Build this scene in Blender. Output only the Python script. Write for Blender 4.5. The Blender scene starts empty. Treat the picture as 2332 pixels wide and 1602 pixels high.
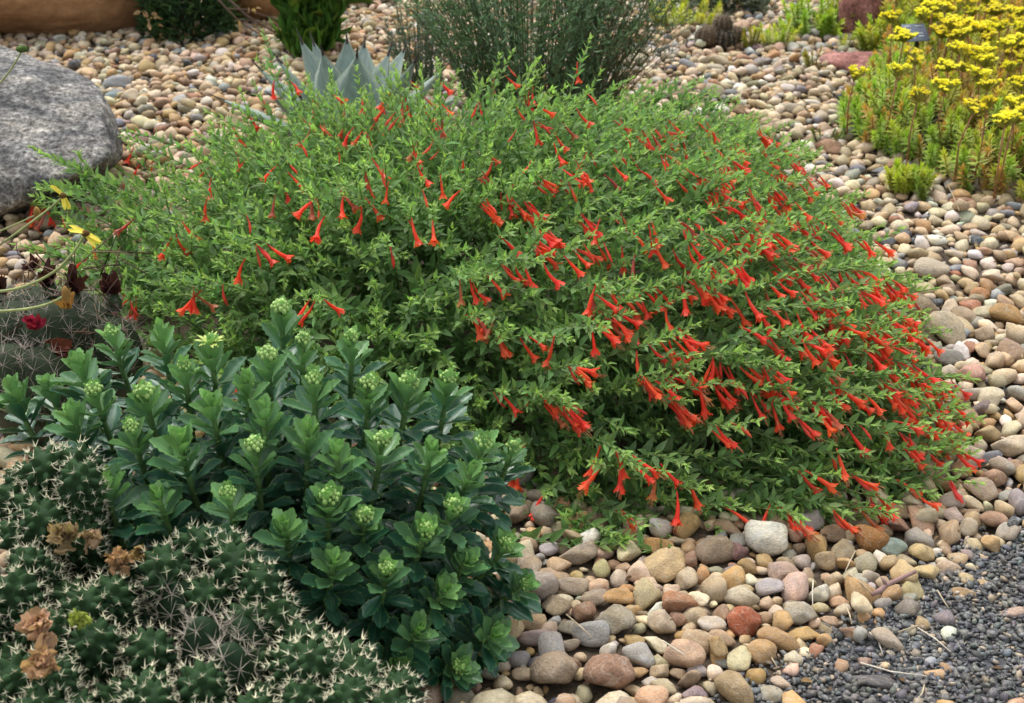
import bpy, bmesh, math, random
import numpy as np
from mathutils import Matrix

rng = np.random.default_rng(11)
random.seed(11)
scene = bpy.context.scene
COL = scene.collection

# ------------------------------------------------------------------ camera, sky, sun, exposure
PW, PH, F = 2332.0, 1602.0, 3239.0          # photograph's pixels and focal length in pixels
CAM_H, PITCH = 1.1, math.radians(26.3)
cam_data = bpy.data.cameras.new('camera')
cam = bpy.data.objects.new('camera', cam_data)
COL.objects.link(cam)
cam.location = (0, 0, CAM_H)
cam.rotation_euler = (math.radians(90) - PITCH, 0, 0)
cam_data.sensor_width = 36.0
cam_data.lens = F / PW * 36.0
cam_data.clip_start = 0.02
cam_data.clip_end = 200.0
cam_data.dof.use_dof = True
cam_data.dof.focus_distance = 2.0
cam_data.dof.aperture_fstop = 11.0
scene.camera = cam

SUN_EL, SUN_AZ = math.radians(62), math.radians(-25)     # azimuth from +Y, towards -X
world = bpy.data.worlds.new('World')
scene.world = world
world.use_nodes = True
wn = world.node_tree.nodes
wl = world.node_tree.links
wn.clear()
sky = wn.new('ShaderNodeTexSky')
sky.sky_type = 'NISHITA'
sky.sun_disc = False
sky.sun_elevation = SUN_EL
sky.sun_rotation = SUN_AZ
sky.dust_density = 3.0
sky.ozone_density = 1.0
hs = wn.new('ShaderNodeHueSaturation')
hs.inputs['Saturation'].default_value = 0.22
bg = wn.new('ShaderNodeBackground')
bg.inputs['Strength'].default_value = 0.15
wo = wn.new('ShaderNodeOutputWorld')
wl.new(sky.outputs[0], hs.inputs['Color'])
wl.new(hs.outputs[0], bg.inputs['Color'])
wl.new(bg.outputs[0], wo.inputs['Surface'])

sun_data = bpy.data.lights.new('sun', 'SUN')
sun_data.energy = 1.0
sun_data.angle = math.radians(40)
sun_data.color = (1.0, 0.95, 0.87)
sun = bpy.data.objects.new('sun', sun_data)
COL.objects.link(sun)
sun.location = (0, 0, 5)
sun.rotation_euler = (math.radians(90) - SUN_EL, 0, math.radians(180) - SUN_AZ)

scene.view_settings.view_transform = 'Standard'
scene.view_settings.look = 'None'
scene.view_settings.gamma = 1.0
scene.view_settings.use_curve_mapping = False
scene.view_settings.exposure = 1.08
scene.render.engine = 'CYCLES'
scene.cycles.max_bounces = 6
scene.cycles.diffuse_bounces = 3
scene.cycles.transparent_max_bounces = 4

# ------------------------------------------------------------------ pixel <-> world helpers
CP, SP = math.cos(PITCH), math.sin(PITCH)

def ray(u, v):
    a, b = (u - PW / 2) / F, (PH / 2 - v) / F
    return np.array([a, CP + b * SP, -SP + b * CP])

def at_z(u, v, z=0.0):
    d = ray(u, v)
    k = (z - CAM_H) / d[2]
    return np.array([0, 0, CAM_H]) + d * k

def at_y(u, v, y):
    d = ray(u, v)
    return np.array([0, 0, CAM_H]) + d * (y / d[1])

def depth(p):
    return p[1] * CP + (CAM_H - p[2]) * SP

def pix(p):
    z = depth(p)
    return PW / 2 + p[0] / z * F, PH / 2 - (p[1] * SP - (CAM_H - p[2]) * CP) / z * F

def unit(v):
    v = np.asarray(v, float)
    return v / np.maximum(np.linalg.norm(v, axis=-1, keepdims=True), 1e-9)

# ------------------------------------------------------------------ mesh helpers
def mesh_from(name, V, T, tint=None, uv=None, mats=(), smooth=True, midx=None):
    V = np.asarray(V, np.float32)
    T = np.asarray(T, np.int32)
    me = bpy.data.meshes.new(name)
    me.vertices.add(len(V))
    me.vertices.foreach_set('co', V.ravel())
    me.loops.add(T.size)
    me.loops.foreach_set('vertex_index', T.ravel())
    me.polygons.add(len(T))
    me.polygons.foreach_set('loop_start', np.arange(0, T.size, 3, dtype=np.int32))
    me.polygons.foreach_set('loop_total', np.full(len(T), 3, np.int32))
    if smooth:
        me.polygons.foreach_set('use_smooth', np.ones(len(T), bool))
    if midx is not None:
        me.polygons.foreach_set('material_index', np.asarray(midx, np.int32))
    c = np.ones((len(V), 4), np.float32)
    if tint is not None:
        c[:, :3] = tint
    a = me.color_attributes.new('tint', 'FLOAT_COLOR', 'POINT')
    a.data.foreach_set('color', c.ravel())
    if uv is not None:
        l = me.uv_layers.new(name='UVMap')
        l.data.foreach_set('uv', np.asarray(uv, np.float32)[T.ravel()].ravel())
    for m in mats:
        me.materials.append(m)
    me.update()
    me.validate()
    return me

class Tpl:
    def __init__(s, V, T, uv=None, col=None):
        s.V = np.asarray(V, float)
        s.T = np.asarray(T, int)
        s.uv = np.zeros((len(s.V), 2)) if uv is None else np.asarray(uv, float)
        s.col = np.ones((len(s.V), 3)) if col is None else np.asarray(col, float)

class Batch:
    def __init__(s):
        s.V, s.T, s.c, s.uv, s.n = [], [], [], [], 0
    def add(s, tpl, R, t, tint):
        """R (k,3,3) column frames, t (k,3), tint (k,3)"""
        k, n = len(R), len(tpl.V)
        if k == 0:
            return
        V = np.einsum('kij,nj->kni', R, tpl.V) + t[:, None, :]
        s.V.append(V.reshape(-1, 3))
        s.T.append((tpl.T[None] + (s.n + np.arange(k) * n)[:, None, None]).reshape(-1, 3))
        s.c.append((tpl.col[None] * np.asarray(tint)[:, None, :]).reshape(-1, 3))
        s.uv.append(np.tile(tpl.uv, (k, 1)))
        s.n += k * n
    def raw(s, V, T, tint, uv=None):
        n = len(V)
        s.V.append(np.asarray(V, float))
        s.T.append(np.asarray(T, int) + s.n)
        c = np.asarray(tint, float)
        s.c.append(np.tile(c, (n, 1)) if c.ndim == 1 else c)
        s.uv.append(np.zeros((n, 2)) if uv is None else np.asarray(uv))
        s.n += n
    def mesh(s, name, mats, smooth=True):
        return mesh_from(name, np.concatenate(s.V), np.concatenate(s.T), np.concatenate(s.c), np.concatenate(s.uv), mats, smooth)
    def tpl(s):
        return Tpl(np.concatenate(s.V), np.concatenate(s.T), np.concatenate(s.uv), np.concatenate(s.c))

def link(name, me, parent=None, loc=None, R=None, color=None):
    o = bpy.data.objects.new(name, me)
    COL.objects.link(o)
    if parent is not None:
        o.parent = parent
    if R is not None or loc is not None:
        M = np.eye(4)
        if R is not None:
            M[:3, :3] = R
        if loc is not None:
            M[:3, 3] = loc
        o.matrix_basis = Matrix([list(map(float, r)) for r in M])
    if color is not None:
        o.color = (float(color[0]), float(color[1]), float(color[2]), 1.0)
    return o

def root(name, loc, label, cat, group=None):
    o = bpy.data.objects.new(name, None)
    COL.objects.link(o)
    o.location = [float(x) for x in loc]
    o.empty_display_size = 0.05
    return tag(o, label, cat, group)

def tag(o, label=None, cat=None, group=None, kind=None):
    if label: o['label'] = label
    if cat: o['category'] = cat
    if group: o['group'] = group
    if kind: o['kind'] = kind
    return o

def frames(dirs, ups, W=None, L=None, Z=None):
    """columns x (width), y (along), z (normal), each scaled"""
    y = unit(dirs)
    x = unit(np.cross(y, ups))
    z = np.cross(x, y)
    R = np.stack([x, y, z], -1)
    if L is not None:
        W = L if W is None else W
        Z = L if Z is None else Z
        R = R * np.stack([np.broadcast_to(W, len(y)), np.broadcast_to(L, len(y)), np.broadcast_to(Z, len(y))], -1)[:, None, :]
    return R

def frame(d, up, W=1, L=1, Z=1):
    return frames(np.array([d], float), np.array([up], float), np.array([W]), np.array([L]), np.array([Z]))[0]

def tube(P, r, sides=5, cap=True):
    P = np.asarray(P, float)
    n = len(P)
    r = np.broadcast_to(np.asarray(r, float), n)
    t = unit(np.gradient(P, axis=0))
    ref = np.array([0.31, 0.17, 0.93]) if abs(t.mean(0) @ np.array([0, 0, 1.0])) < .8 * np.linalg.norm(t.mean(0)) + 1e-6 else np.array([0.95, 0.2, 0.1])
    a = unit(np.cross(t, ref))
    b = np.cross(t, a)
    ang = np.arange(sides) / sides * 2 * np.pi
    V = (P[:, None] + r[:, None, None] * (np.cos(ang)[None, :, None] * a[:, None] + np.sin(ang)[None, :, None] * b[:, None])).reshape(-1, 3)
    T = []
    for i in range(n - 1):
        for j in range(sides):
            p, q = i * sides + j, i * sides + (j + 1) % sides
            T += [(p, q, q + sides), (p, q + sides, p + sides)]
    if cap:
        V = np.vstack([V, P[:1], P[-1:]])
        m = n * sides
        for j in range(sides):
            T.append((m, (j + 1) % sides, j))
            T.append((m + 1, (n - 1) * sides + j, (n - 1) * sides + (j + 1) % sides))
    return V, np.array(T)

def leaf_tpl(ts, prof, fold=.2, curl=.0, teeth=0.0, cols=3, cup=0.0):
    """unit leaf along +Y, half width 1 in X (profile), rows at ts; first and last rows are points"""
    ts = np.asarray(ts, float)
    V, uv, rows = [], [], []
    ss = np.linspace(-1, 1, cols)
    for i, t in enumerate(ts):
        z0 = -curl * t * t
        if i in (0, len(ts) - 1) and prof[i] == 0:
            rows.append([len(V)])
            V.append((0, t, z0)); uv.append((.5, t))
            continue
        w = prof[i]
        row = []
        for s in ss:
            k = 1 + (teeth * (1 if i % 2 else -1) if abs(s) > .9 else 0)
            row.append(len(V))
            V.append((s * w * k, t, z0 + fold * abs(s) * w + cup * s * s * w)); uv.append((.5 + .5 * s, t))
        rows.append(row)
    T = []
    for A, B in zip(rows[:-1], rows[1:]):
        if len(A) == 1:
            T += [(A[0], B[j + 1], B[j]) for j in range(len(B) - 1)]
        elif len(B) == 1:
            T += [(A[j], A[j + 1], B[0]) for j in range(len(A) - 1)]
        else:
            for j in range(len(A) - 1):
                T += [(A[j], A[j + 1], B[j + 1]), (A[j], B[j + 1], B[j])]
    return Tpl(V, T, uv)

def ico(sub):
    bm = bmesh.new()
    bmesh.ops.create_icosphere(bm, subdivisions=sub, radius=1)
    bm.verts.ensure_lookup_table()
    V = np.array([v.co[:] for v in bm.verts])
    T = np.array([[v.index for v in f.verts] for f in bm.faces])
    bm.free()
    return unit(V), T
ICO = {s: ico(s) for s in (1, 2, 3, 4, 6)}

def wobble(D, seed, freq, n=10):
    r = np.random.default_rng(seed)
    k = r.normal(0, freq, (n, 3)); ph = r.uniform(0, 6.28, n); a = r.uniform(.4, 1, n)
    return (np.sin(D @ k.T + ph) * a).sum(1) / math.sqrt(n)

def stone_tpl(seed, p=9, sub=2, planes=16, rough=.02):
    r = np.random.default_rng(seed)
    V, T = ICO[sub]
    N = unit(r.normal(size=(planes, 3)))
    h = r.uniform(.72, 1.08, planes)
    s = (np.maximum(0, V @ N.T / h) ** p).sum(1) + 1e-6
    rad = np.minimum(s ** (-1 / p), 1.5)
    rad = rad * (1 + rough * wobble(V, seed + 1, 3.2))
    W = V * rad[:, None]
    W = W - (W.max(0) + W.min(0)) / 2
    W = W / np.abs(W).max(0)
    return Tpl(W, T)

def rotz(a):
    c, s = np.cos(a), np.sin(a)
    return np.array([[c, -s, 0], [s, c, 0], [0, 0, 1.0]])
def rotx(a):
    c, s = np.cos(a), np.sin(a)
    return np.array([[1.0, 0, 0], [0, c, -s], [0, s, c]])
def roty(a):
    c, s = np.cos(a), np.sin(a)
    return np.array([[c, 0, s], [0, 1.0, 0], [-s, 0, c]])

# ------------------------------------------------------------------ materials
def new_mat(name):
    m = bpy.data.materials.new(name)
    m.use_nodes = True
    nt = m.node_tree
    nt.nodes.clear()
    out = nt.nodes.new('ShaderNodeOutputMaterial')
    return m, nt, out

def N(nt, kind, **kw):
    n = nt.nodes.new(kind)
    for k, v in kw.items():
        setattr(n, k, v)
    return n

def mixcol(nt, blend, fac, a, b):
    n = N(nt, 'ShaderNodeMix', data_type='RGBA', blend_type=blend)
    for sock, val in ((0, fac), (6, a), (7, b)):
        if hasattr(val, 'is_output'):
            nt.links.new(val, n.inputs[sock])
        elif isinstance(val, (tuple, list)):
            n.inputs[sock].default_value = (*val[:3], 1)
        else:
            n.inputs[sock].default_value = val
    return n.outputs[2]

def ramp(nt, src, stops):
    n = N(nt, 'ShaderNodeValToRGB')
    el = n.color_ramp.elements
    while len(el) < len(stops):
        el.new(.5)
    for e, (p, c) in zip(el, stops):
        e.position = p
        e.color = (*c, 1) if isinstance(c, tuple) else (c, c, c, 1)
    nt.links.new(src, n.inputs[0])
    return n.outputs[0]

def tinted(nt):
    """colour of one piece: the mesh attribute times the object's own colour"""
    a = N(nt, 'ShaderNodeAttribute', attribute_name='tint')
    o = N(nt, 'ShaderNodeObjectInfo')
    return mixcol(nt, 'MULTIPLY', 1.0, a.outputs['Color'], o.outputs['Color']), o

def coords(nt, oi, spread=7.0):
    tc = N(nt, 'ShaderNodeTexCoord')
    ad = N(nt, 'ShaderNodeVectorMath', operation='ADD')
    mu = N(nt, 'ShaderNodeMath', operation='MULTIPLY')
    mu.inputs[1].default_value = spread
    nt.links.new(oi.outputs['Random'], mu.inputs[0])
    nt.links.new(tc.outputs['Object'], ad.inputs[0])
    nt.links.new(mu.outputs[0], ad.inputs[1])
    return ad.outputs[0]

def noise(nt, vec, scale, detail=3, rough=.55, dist=0.0):
    n = N(nt, 'ShaderNodeTexNoise')
    n.inputs['Scale'].default_value = scale
    n.inputs['Detail'].default_value = detail
    n.inputs['Roughness'].default_value = rough
    n.inputs['Distortion'].default_value = dist
    if vec is not None:
        nt.links.new(vec, n.inputs['Vector'])
    return n.outputs[0]

def bump(nt, h, strength, dist):
    b = N(nt, 'ShaderNodeBump')
    b.inputs['Strength'].default_value = strength
    b.inputs['Distance'].default_value = dist
    nt.links.new(h, b.inputs['Height'])
    return b.outputs[0]

def plant_mat(name, rough=.5, trans=.25, spec=.4, margin=None, rib=None, nscale=70, var=(.72, 1.2), coarse=None, wax=None):
    m, nt, out = new_mat(name)
    col, oi = tinted(nt)
    vec = coords(nt, oi)
    f = noise(nt, vec, nscale)
    col = mixcol(nt, 'MULTIPLY', 1.0, col, ramp(nt, f, [(.3, var[0]), (.7, var[1])]))
    if margin or rib:
        uv = N(nt, 'ShaderNodeUVMap')
        sx = N(nt, 'ShaderNodeSeparateXYZ')
        nt.links.new(uv.outputs[0], sx.inputs[0])
        if margin:
            mm = ramp(nt, sx.outputs[0], [(0.0, 1.0), (.07, 0.0), (.93, 0.0), (1.0, 1.0)])
            col = mixcol(nt, 'MIX', mm, col, margin)
        if rib:
            mm = ramp(nt, sx.outputs[0], [(.44, 0.0), (.49, .55), (.51, .55), (.56, 0.0)])
            col = mixcol(nt, 'MIX', mm, col, rib)
    if wax:
        w = noise(nt, vec, wax[1], 2)
        col = mixcol(nt, 'MIX', ramp(nt, w, [(.45, 0.0), (.75, wax[2])]), col, wax[0])
    p = N(nt, 'ShaderNodeBsdfPrincipled')
    nt.links.new(col, p.inputs['Base Color'])
    p.inputs['Roughness'].default_value = rough
    p.inputs['Specular IOR Level'].default_value = spec
    nt.links.new(bump(nt, noise(nt, vec, nscale * 4, 2), .25, .001), p.inputs['Normal'])
    if trans > 0:
        tr = N(nt, 'ShaderNodeBsdfTranslucent')
        tc = mixcol(nt, 'MULTIPLY', 1.0, col, (1.15, 1.25, .7))
        nt.links.new(tc, tr.inputs['Color'])
        mx = N(nt, 'ShaderNodeMixShader')
        mx.inputs[0].default_value = trans
        nt.links.new(p.outputs[0], mx.inputs[1])
        nt.links.new(tr.outputs[0], mx.inputs[2])
        nt.links.new(mx.outputs[0], out.inputs[0])
    else:
        nt.links.new(p.outputs[0], out.inputs[0])
    return m

def stone_mat(name, s=1.0, rough=.75, speck=.5, unitscale=1.0):
    m, nt, out = new_mat(name)
    col, oi = tinted(nt)
    vec = coords(nt, oi, 13.0)
    k = unitscale
    n1 = noise(nt, vec, 35 * k, 4, .6, .6)
    n2 = noise(nt, vec, 260 * k, 3, .7)
    n3 = noise(nt, vec, 14 * k, 3, .6, 1.5)
    col = mixcol(nt, 'MULTIPLY', 1.0, col, ramp(nt, n1, [(.25, (.62, .60, .58)), (.5, (1, 1, 1)), (.75, (1.22, 1.18, 1.1))]))
    col = mixcol(nt, 'MULTIPLY', speck, col, ramp(nt, n2, [(.32, .45), (.5, 1.0), (.7, 1.35)]))
    col = mixcol(nt, 'MULTIPLY', .7, col, ramp(nt, n3, [(.35, (.97, .88, .74)), (.55, (1, 1, 1)), (.7, (1.0, 1.02, 1.08))]))
    n4 = noise(nt, vec, 20 * k, 2, .5, 2.2)
    col = mixcol(nt, 'MIX', ramp(nt, n4, [(.465, 0.0), (.495, .34), (.525, 0.0)]), col, (.50, .45, .37))
    p = N(nt, 'ShaderNodeBsdfPrincipled')
    nt.links.new(col, p.inputs['Base Color'])
    p.inputs['Roughness'].default_value = rough
    p.inputs['Specular IOR Level'].default_value = .35
    b1 = bump(nt, n2, .35, .0012 / k)
    nt.links.new(b1, p.inputs['Normal'])
    nt.links.new(p.outputs[0], out.inputs[0])
    return m

def plain_mat(name, color=None, rough=.6, spec=.4, nscale=80, var=(.75, 1.2), bumpd=.0008):
    m, nt, out = new_mat(name)
    col, oi = tinted(nt)
    if color:
        col = mixcol(nt, 'MULTIPLY', 1.0, col, color)
    vec = coords(nt, oi)
    f = noise(nt, vec, nscale, 4)
    col = mixcol(nt, 'MULTIPLY', 1.0, col, ramp(nt, f, [(.3, var[0]), (.7, var[1])]))
    p = N(nt, 'ShaderNodeBsdfPrincipled')
    nt.links.new(col, p.inputs['Base Color'])
    p.inputs['Roughness'].default_value = rough
    p.inputs['Specular IOR Level'].default_value = spec
    nt.links.new(bump(nt, f, .4, bumpd), p.inputs['Normal'])
    nt.links.new(p.outputs[0], out.inputs[0])
    return m

def boulder_mat(name, stops, scale, streak=None, fine=(.7, 1.25), fscale=160, bumpd=.006):
    m, nt, out = new_mat(name)
    tc = N(nt, 'ShaderNodeTexCoord')
    mp = N(nt, 'ShaderNodeMapping')
    if streak:
        mp.inputs['Rotation'].default_value = streak[0]
        mp.inputs['Scale'].default_value = streak[1]
    nt.links.new(tc.outputs['Object'], mp.inputs[0])
    n1 = noise(nt, mp.outputs[0], scale, 6, .65, .8)
    n2 = noise(nt, tc.outputs['Object'], fscale, 4, .75)
    n3 = noise(nt, tc.outputs['Object'], fscale * .25, 4, .7)
    col = ramp(nt, n1, stops)
    col = mixcol(nt, 'MULTIPLY', 1.0, col, ramp(nt, n2, [(.3, fine[0]), (.5, 1.0), (.7, fine[1])]))
    col = mixcol(nt, 'MULTIPLY', .6, col, ramp(nt, n3, [(.35, fine[0]), (.55, 1.0), (.7, fine[1])]))
    p = N(nt, 'ShaderNodeBsdfPrincipled')
    nt.links.new(col, p.inputs['Base Color'])
    p.inputs['Roughness'].default_value = .85
    p.inputs['Specular IOR Level'].default_value = .25
    ad = N(nt, 'ShaderNodeMath', operation='ADD')
    nt.links.new(n1, ad.inputs[0]); nt.links.new(n3, ad.inputs[1])
    nt.links.new(bump(nt, ad.outputs[0], .7, bumpd), p.inputs['Normal'])
    nt.links.new(p.outputs[0], out.inputs[0])
    return m

M_STONE = stone_mat('river_stone')
M_STONE1 = stone_mat('river_stone_single', unitscale=.03)
M_GRIT = stone_mat('dark_grit', speck=.6, rough=.6)
M_FUCHSIA = plant_mat('soft_green_leaf', rough=.6, trans=.42, spec=.2, margin=(.24, .38, .17), rib=(.18, .31, .12))
M_FSTEM = plant_mat('green_stem', rough=.6, trans=0, spec=.3)
M_FLOWER = plant_mat('orange_red_petal', rough=.42, trans=.38, spec=.35, var=(.85, 1.15))
M_STAMEN = plain_mat('pale_stamen', rough=.5)
M_SUCC = plant_mat('fleshy_leaf', rough=.30, trans=.12, spec=.6, margin=(.19, .33, .08), rib=(.10, .22, .08), nscale=45, var=(.78, 1.18), wax=((.13, .26, .17), 30, .28))
M_NEEDLE = plant_mat('stonecrop_needle', rough=.5, trans=.25, spec=.35)
M_BUSH = plant_mat('feathery_leaf', rough=.6, trans=.2, spec=.25)
M_TWIG = plain_mat('woody_twig', rough=.8, spec=.2)
M_AGAVE = plant_mat('agave_skin', rough=.55, trans=0, spec=.35, nscale=16, var=(.85, 1.12), wax=((.36, .44, .42), 9, .45))
M_SPINE = plain_mat('cactus_spine', rough=.45, spec=.4)
M_CACTUS = plain_mat('cactus_skin', rough=.75, spec=.15, nscale=60)
M_DRY = plant_mat('dry_petal', rough=.8, trans=.3, spec=.1, var=(.6, 1.25))
M_YELLOW = plant_mat('yellow_flower', rough=.6, trans=.2, spec=.2, var=(.85, 1.12))

# ------------------------------------------------------------------ the ground
def ground_mat():
    m, nt, out = new_mat('brown_soil')
    tc = N(nt, 'ShaderNodeTexCoord')
    n1 = noise(nt, tc.outputs['Object'], 9, 5, .6)
    n2 = noise(nt, tc.outputs['Object'], 120, 4, .7)
    col = ramp(nt, n1, [(.3, (.05, .036, .024)), (.55, (.10, .072, .045)), (.75, (.16, .12, .08))])
    col = mixcol(nt, 'MULTIPLY', 1.0, col, ramp(nt, n2, [(.3, .5), (.7, 1.5)]))
    p = N(nt, 'ShaderNodeBsdfPrincipled')
    nt.links.new(col, p.inputs['Base Color'])
    p.inputs['Roughness'].default_value = .95
    nt.links.new(bump(nt, n2, .8, .006), p.inputs['Normal'])
    nt.links.new(p.outputs[0], out.inputs[0])
    return m

def path_mat():
    m, nt, out = new_mat('grit_base')
    tc = N(nt, 'ShaderNodeTexCoord')
    n1 = noise(nt, tc.outputs['Object'], 8, 4, .6)
    vo = N(nt, 'ShaderNodeTexVoronoi')
    vo.inputs['Scale'].default_value = 190
    nt.links.new(tc.outputs['Object'], vo.inputs['Vector'])
    col = ramp(nt, n1, [(.3, (.035, .037, .041)), (.7, (.07, .072, .078))])
    col = mixcol(nt, 'MULTIPLY', 1.0, col, ramp(nt, vo.outputs['Color'], [(.2, .5), (.8, 1.6)]))
    p = N(nt, 'ShaderNodeBsdfPrincipled')
    nt.links.new(col, p.inputs['Base Color'])
    p.inputs['Roughness'].default_value = .85
    nt.links.new(bump(nt, vo.outputs['Distance'], .8, .004), p.inputs['Normal'])
    nt.links.new(p.outputs[0], out.inputs[0])
    return m

gV = [(-60, -20, 0), (60, -20, 0), (60, 100, 0), (-60, 100, 0)]
tag(link('ground', mesh_from('ground', gV, [(0, 1, 2), (0, 2, 3)], mats=[ground_mat()], smooth=False)), 'brown soil under the river pebbles', kind='structure')

PATH_EDGE = [at_z(u, v)[:2] for u, v in ((2700, 1140), (2332, 1215), (2200, 1265), (2105, 1320), (2010, 1400), (1900, 1455), (1790, 1530), (1690, 1602), (1560, 1700))]
def path_line_y(x):
    """Y of the path's edge at x (the path lies nearer than that)"""
    e = np.array(PATH_EDGE)[::-1]
    return np.interp(x, e[:, 0], e[:, 1], left=-9)
pe = [(p[0], p[1]) for p in PATH_EDGE]
pv = [(x, y, .004) for x, y in pe] + [(pe[-1][0] - .05, .2, .004), (4.0, .2, .004), (4.0, pe[0][1] + .3, .004)]
cen = (1.6, .9, .004)
pV = [cen] + pv
pT = [(0, i + 2, i + 1) for i in range(len(pv) - 1)] + [(0, 1, len(pv))]
tag(link('path', mesh_from('path', pV, pT, mats=[path_mat()], smooth=False)), 'dark grit path beside the pebble bed', kind='structure')

# ------------------------------------------------------------------ the red-flowered mound: its outline and height
MC = np.array([-.10, 2.42])
def polar_outline():
    px_pts = [at_z(u, v, .02)[:2] for u, v in ((1190, 1090), (1400, 1195), (1560, 1185), (1750, 1190), (1930, 1180), (2090, 1130), (2140, 1010), (2125, 900), (2070, 720), (1960, 560), (1850, 425), (1740, 345))]
    w = [(.42, 3.06), (.15, 3.12), (-.2, 3.1), (-.5, 3.06), (-.72, 2.93), (-.86, 2.72), (-.9, 2.5), (-.86, 2.28), (-.72, 2.12), (-.5, 1.93), (-.3, 1.80), (-.12, 1.74)]
    P = np.array(px_pts + w) - MC
    th = np.arctan2(P[:, 1], P[:, 0]); r = np.hypot(P[:, 0], P[:, 1])
    o = np.argsort(th)
    return th[o], r[o]
OT, OR = polar_outline()
def mound_R(th):
    return np.interp(th, OT, OR, period=2 * np.pi)
MOUND_H = .335
def mound_H(x, y):
    dx, dy = x - MC[0], y - MC[1]
    s = np.hypot(dx, dy) / mound_R(np.arctan2(dy, dx))
    h = MOUND_H * np.clip(1 - np.clip(s, 0, 1) ** 2.8, 0, 1) ** .70
    lump = 1 + .07 * np.sin(x * 9 + 1.3) * np.sin(y * 8 + .4) + .04 * np.sin(x * 21 + y * 17)
    low = 1 - .45 * np.clip((-.42 - x) / .4, 0, 1)          # sparse and low at its far side from the path
    return h * lump * low
def mound_s(x, y):
    dx, dy = x - MC[0], y - MC[1]
    return np.hypot(dx, dy) / mound_R(np.arctan2(dy, dx))
def mound_n(x, y):
    e = .01
    gx = (mound_H(x + e, y) - mound_H(x - e, y)) / (2 * e)
    gy = (mound_H(x, y + e) - mound_H(x, y - e)) / (2 * e)
    return unit(np.stack([-gx, -gy, np.ones_like(gx)], -1))
def on_mound(u, v, strict=False):
    Y = np.arange(1.45, 3.2, .004)
    d = ray(u, v)
    P = np.array([0, 0, CAM_H]) + d[None] * (Y / d[1])[:, None]
    gap = P[:, 2] - mound_H(P[:, 0], P[:, 1])
    hit = np.nonzero(gap < 0)[0]
    if strict and (not len(hit) or mound_s(*P[hit[0]][:2]) > .97):
        return None
    i = hit[0] if len(hit) else int(np.argmin(gap))
    return P[i]

# ------------------------------------------------------------------ areas that hide the ground
SEDUM_EDGE = [at_z(u, v)[:2] for u, v in ((2020, 150), (1975, 215), (1905, 285), (1915, 325), (1990, 366), (2090, 396), (2200, 450), (2400, 484))]
def in_sedum(x, y):
    e = np.array(SEDUM_EDGE)
    yn = np.interp(x, e[3:, 0], e[3:, 1])            # near edge
    xl = np.interp(y, e[3::-1, 1], e[3::-1, 0])      # side edge
    xl = np.where(y > e[0, 1], e[0, 0] + .1 * (y - e[0, 1]), xl)
    return (x > xl) & (y > yn) & (y < 4.9) & (x < 2.4)

def hides(x, y):
    """true where nothing of the ground can be seen"""
    if mound_s(x, y) < .80 and mound_H(x, y) > .05: return True
    if in_sedum(np.array(x), np.array(y)) and in_sedum(np.array(x), np.array(y - .12)): return True
    if ((x + .32) / .26) ** 2 + ((y - 1.55) / .24) ** 2 < 1: return True
    if x < -.2 and y < 1.45: return True
    return False

# ------------------------------------------------------------------ boulders
def boulder(name, loc, dims, seed, mat, label, p=10, planes=18, rough=.03, rot=(0, 0, 0), fine=.012, extra=None):
    V, T = ICO[6]
    r = np.random.default_rng(seed)
    Nn = unit(r.normal(size=(planes, 3))); h = r.uniform(.75, 1.05, planes)
    if extra is not None:
        Nn = np.vstack([Nn, unit(np.array([e[:3] for e in extra], float))]); h = np.r_[h, [e[3] for e in extra]]
    s = (np.maximum(0, V @ Nn.T / h) ** p).sum(1) + 1e-6
    W = V * np.minimum(s ** (-1 / p), 1.5)[:, None]
    W = (W - (W.max(0) + W.min(0)) / 2); W = W / np.abs(W).max(0)
    d = rough * wobble(W, seed + 3, 3) + fine * wobble(W, seed + 4, 11, 24) + fine * .5 * wobble(W, seed + 5, 30, 40)
    W = (W + V * d[:, None]) * np.array(dims)
    R = rotz(rot[2]) @ roty(rot[1]) @ rotx(rot[0])
    W = W @ R.T
    o = link(name, mesh_from(name, W, T, mats=[mat]), loc=loc)
    return tag(o, label, 'boulder')

M_GRANITE = boulder_mat('grey_granite', [(.28, (.035, .035, .04)), (.40, (.09, .09, .09)), (.50, (.165, .16, .15)), (.62, (.23, .212, .185)), (.75, (.33, .315, .29))], 8, ((.2, .1, .5), (.8, 1.7, 1.7)), (.12, 1.95), 105, .014)
M_SANDST = boulder_mat('tan_sandstone', [(.3, (.20, .10, .045)), (.5, (.34, .19, .09)), (.75, (.42, .26, .13))], 3.2, ((0, .1, 0), (.5, 1, 3)), (.85, 1.12), 120, .004)
M_PINKGR = boulder_mat('pink_granite', [(.3, (.13, .055, .045)), (.5, (.26, .11, .09)), (.65, (.40, .20, .17)), (.8, (.16, .10, .10))], 14, None, (.55, 1.4), 120, .006)

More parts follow.
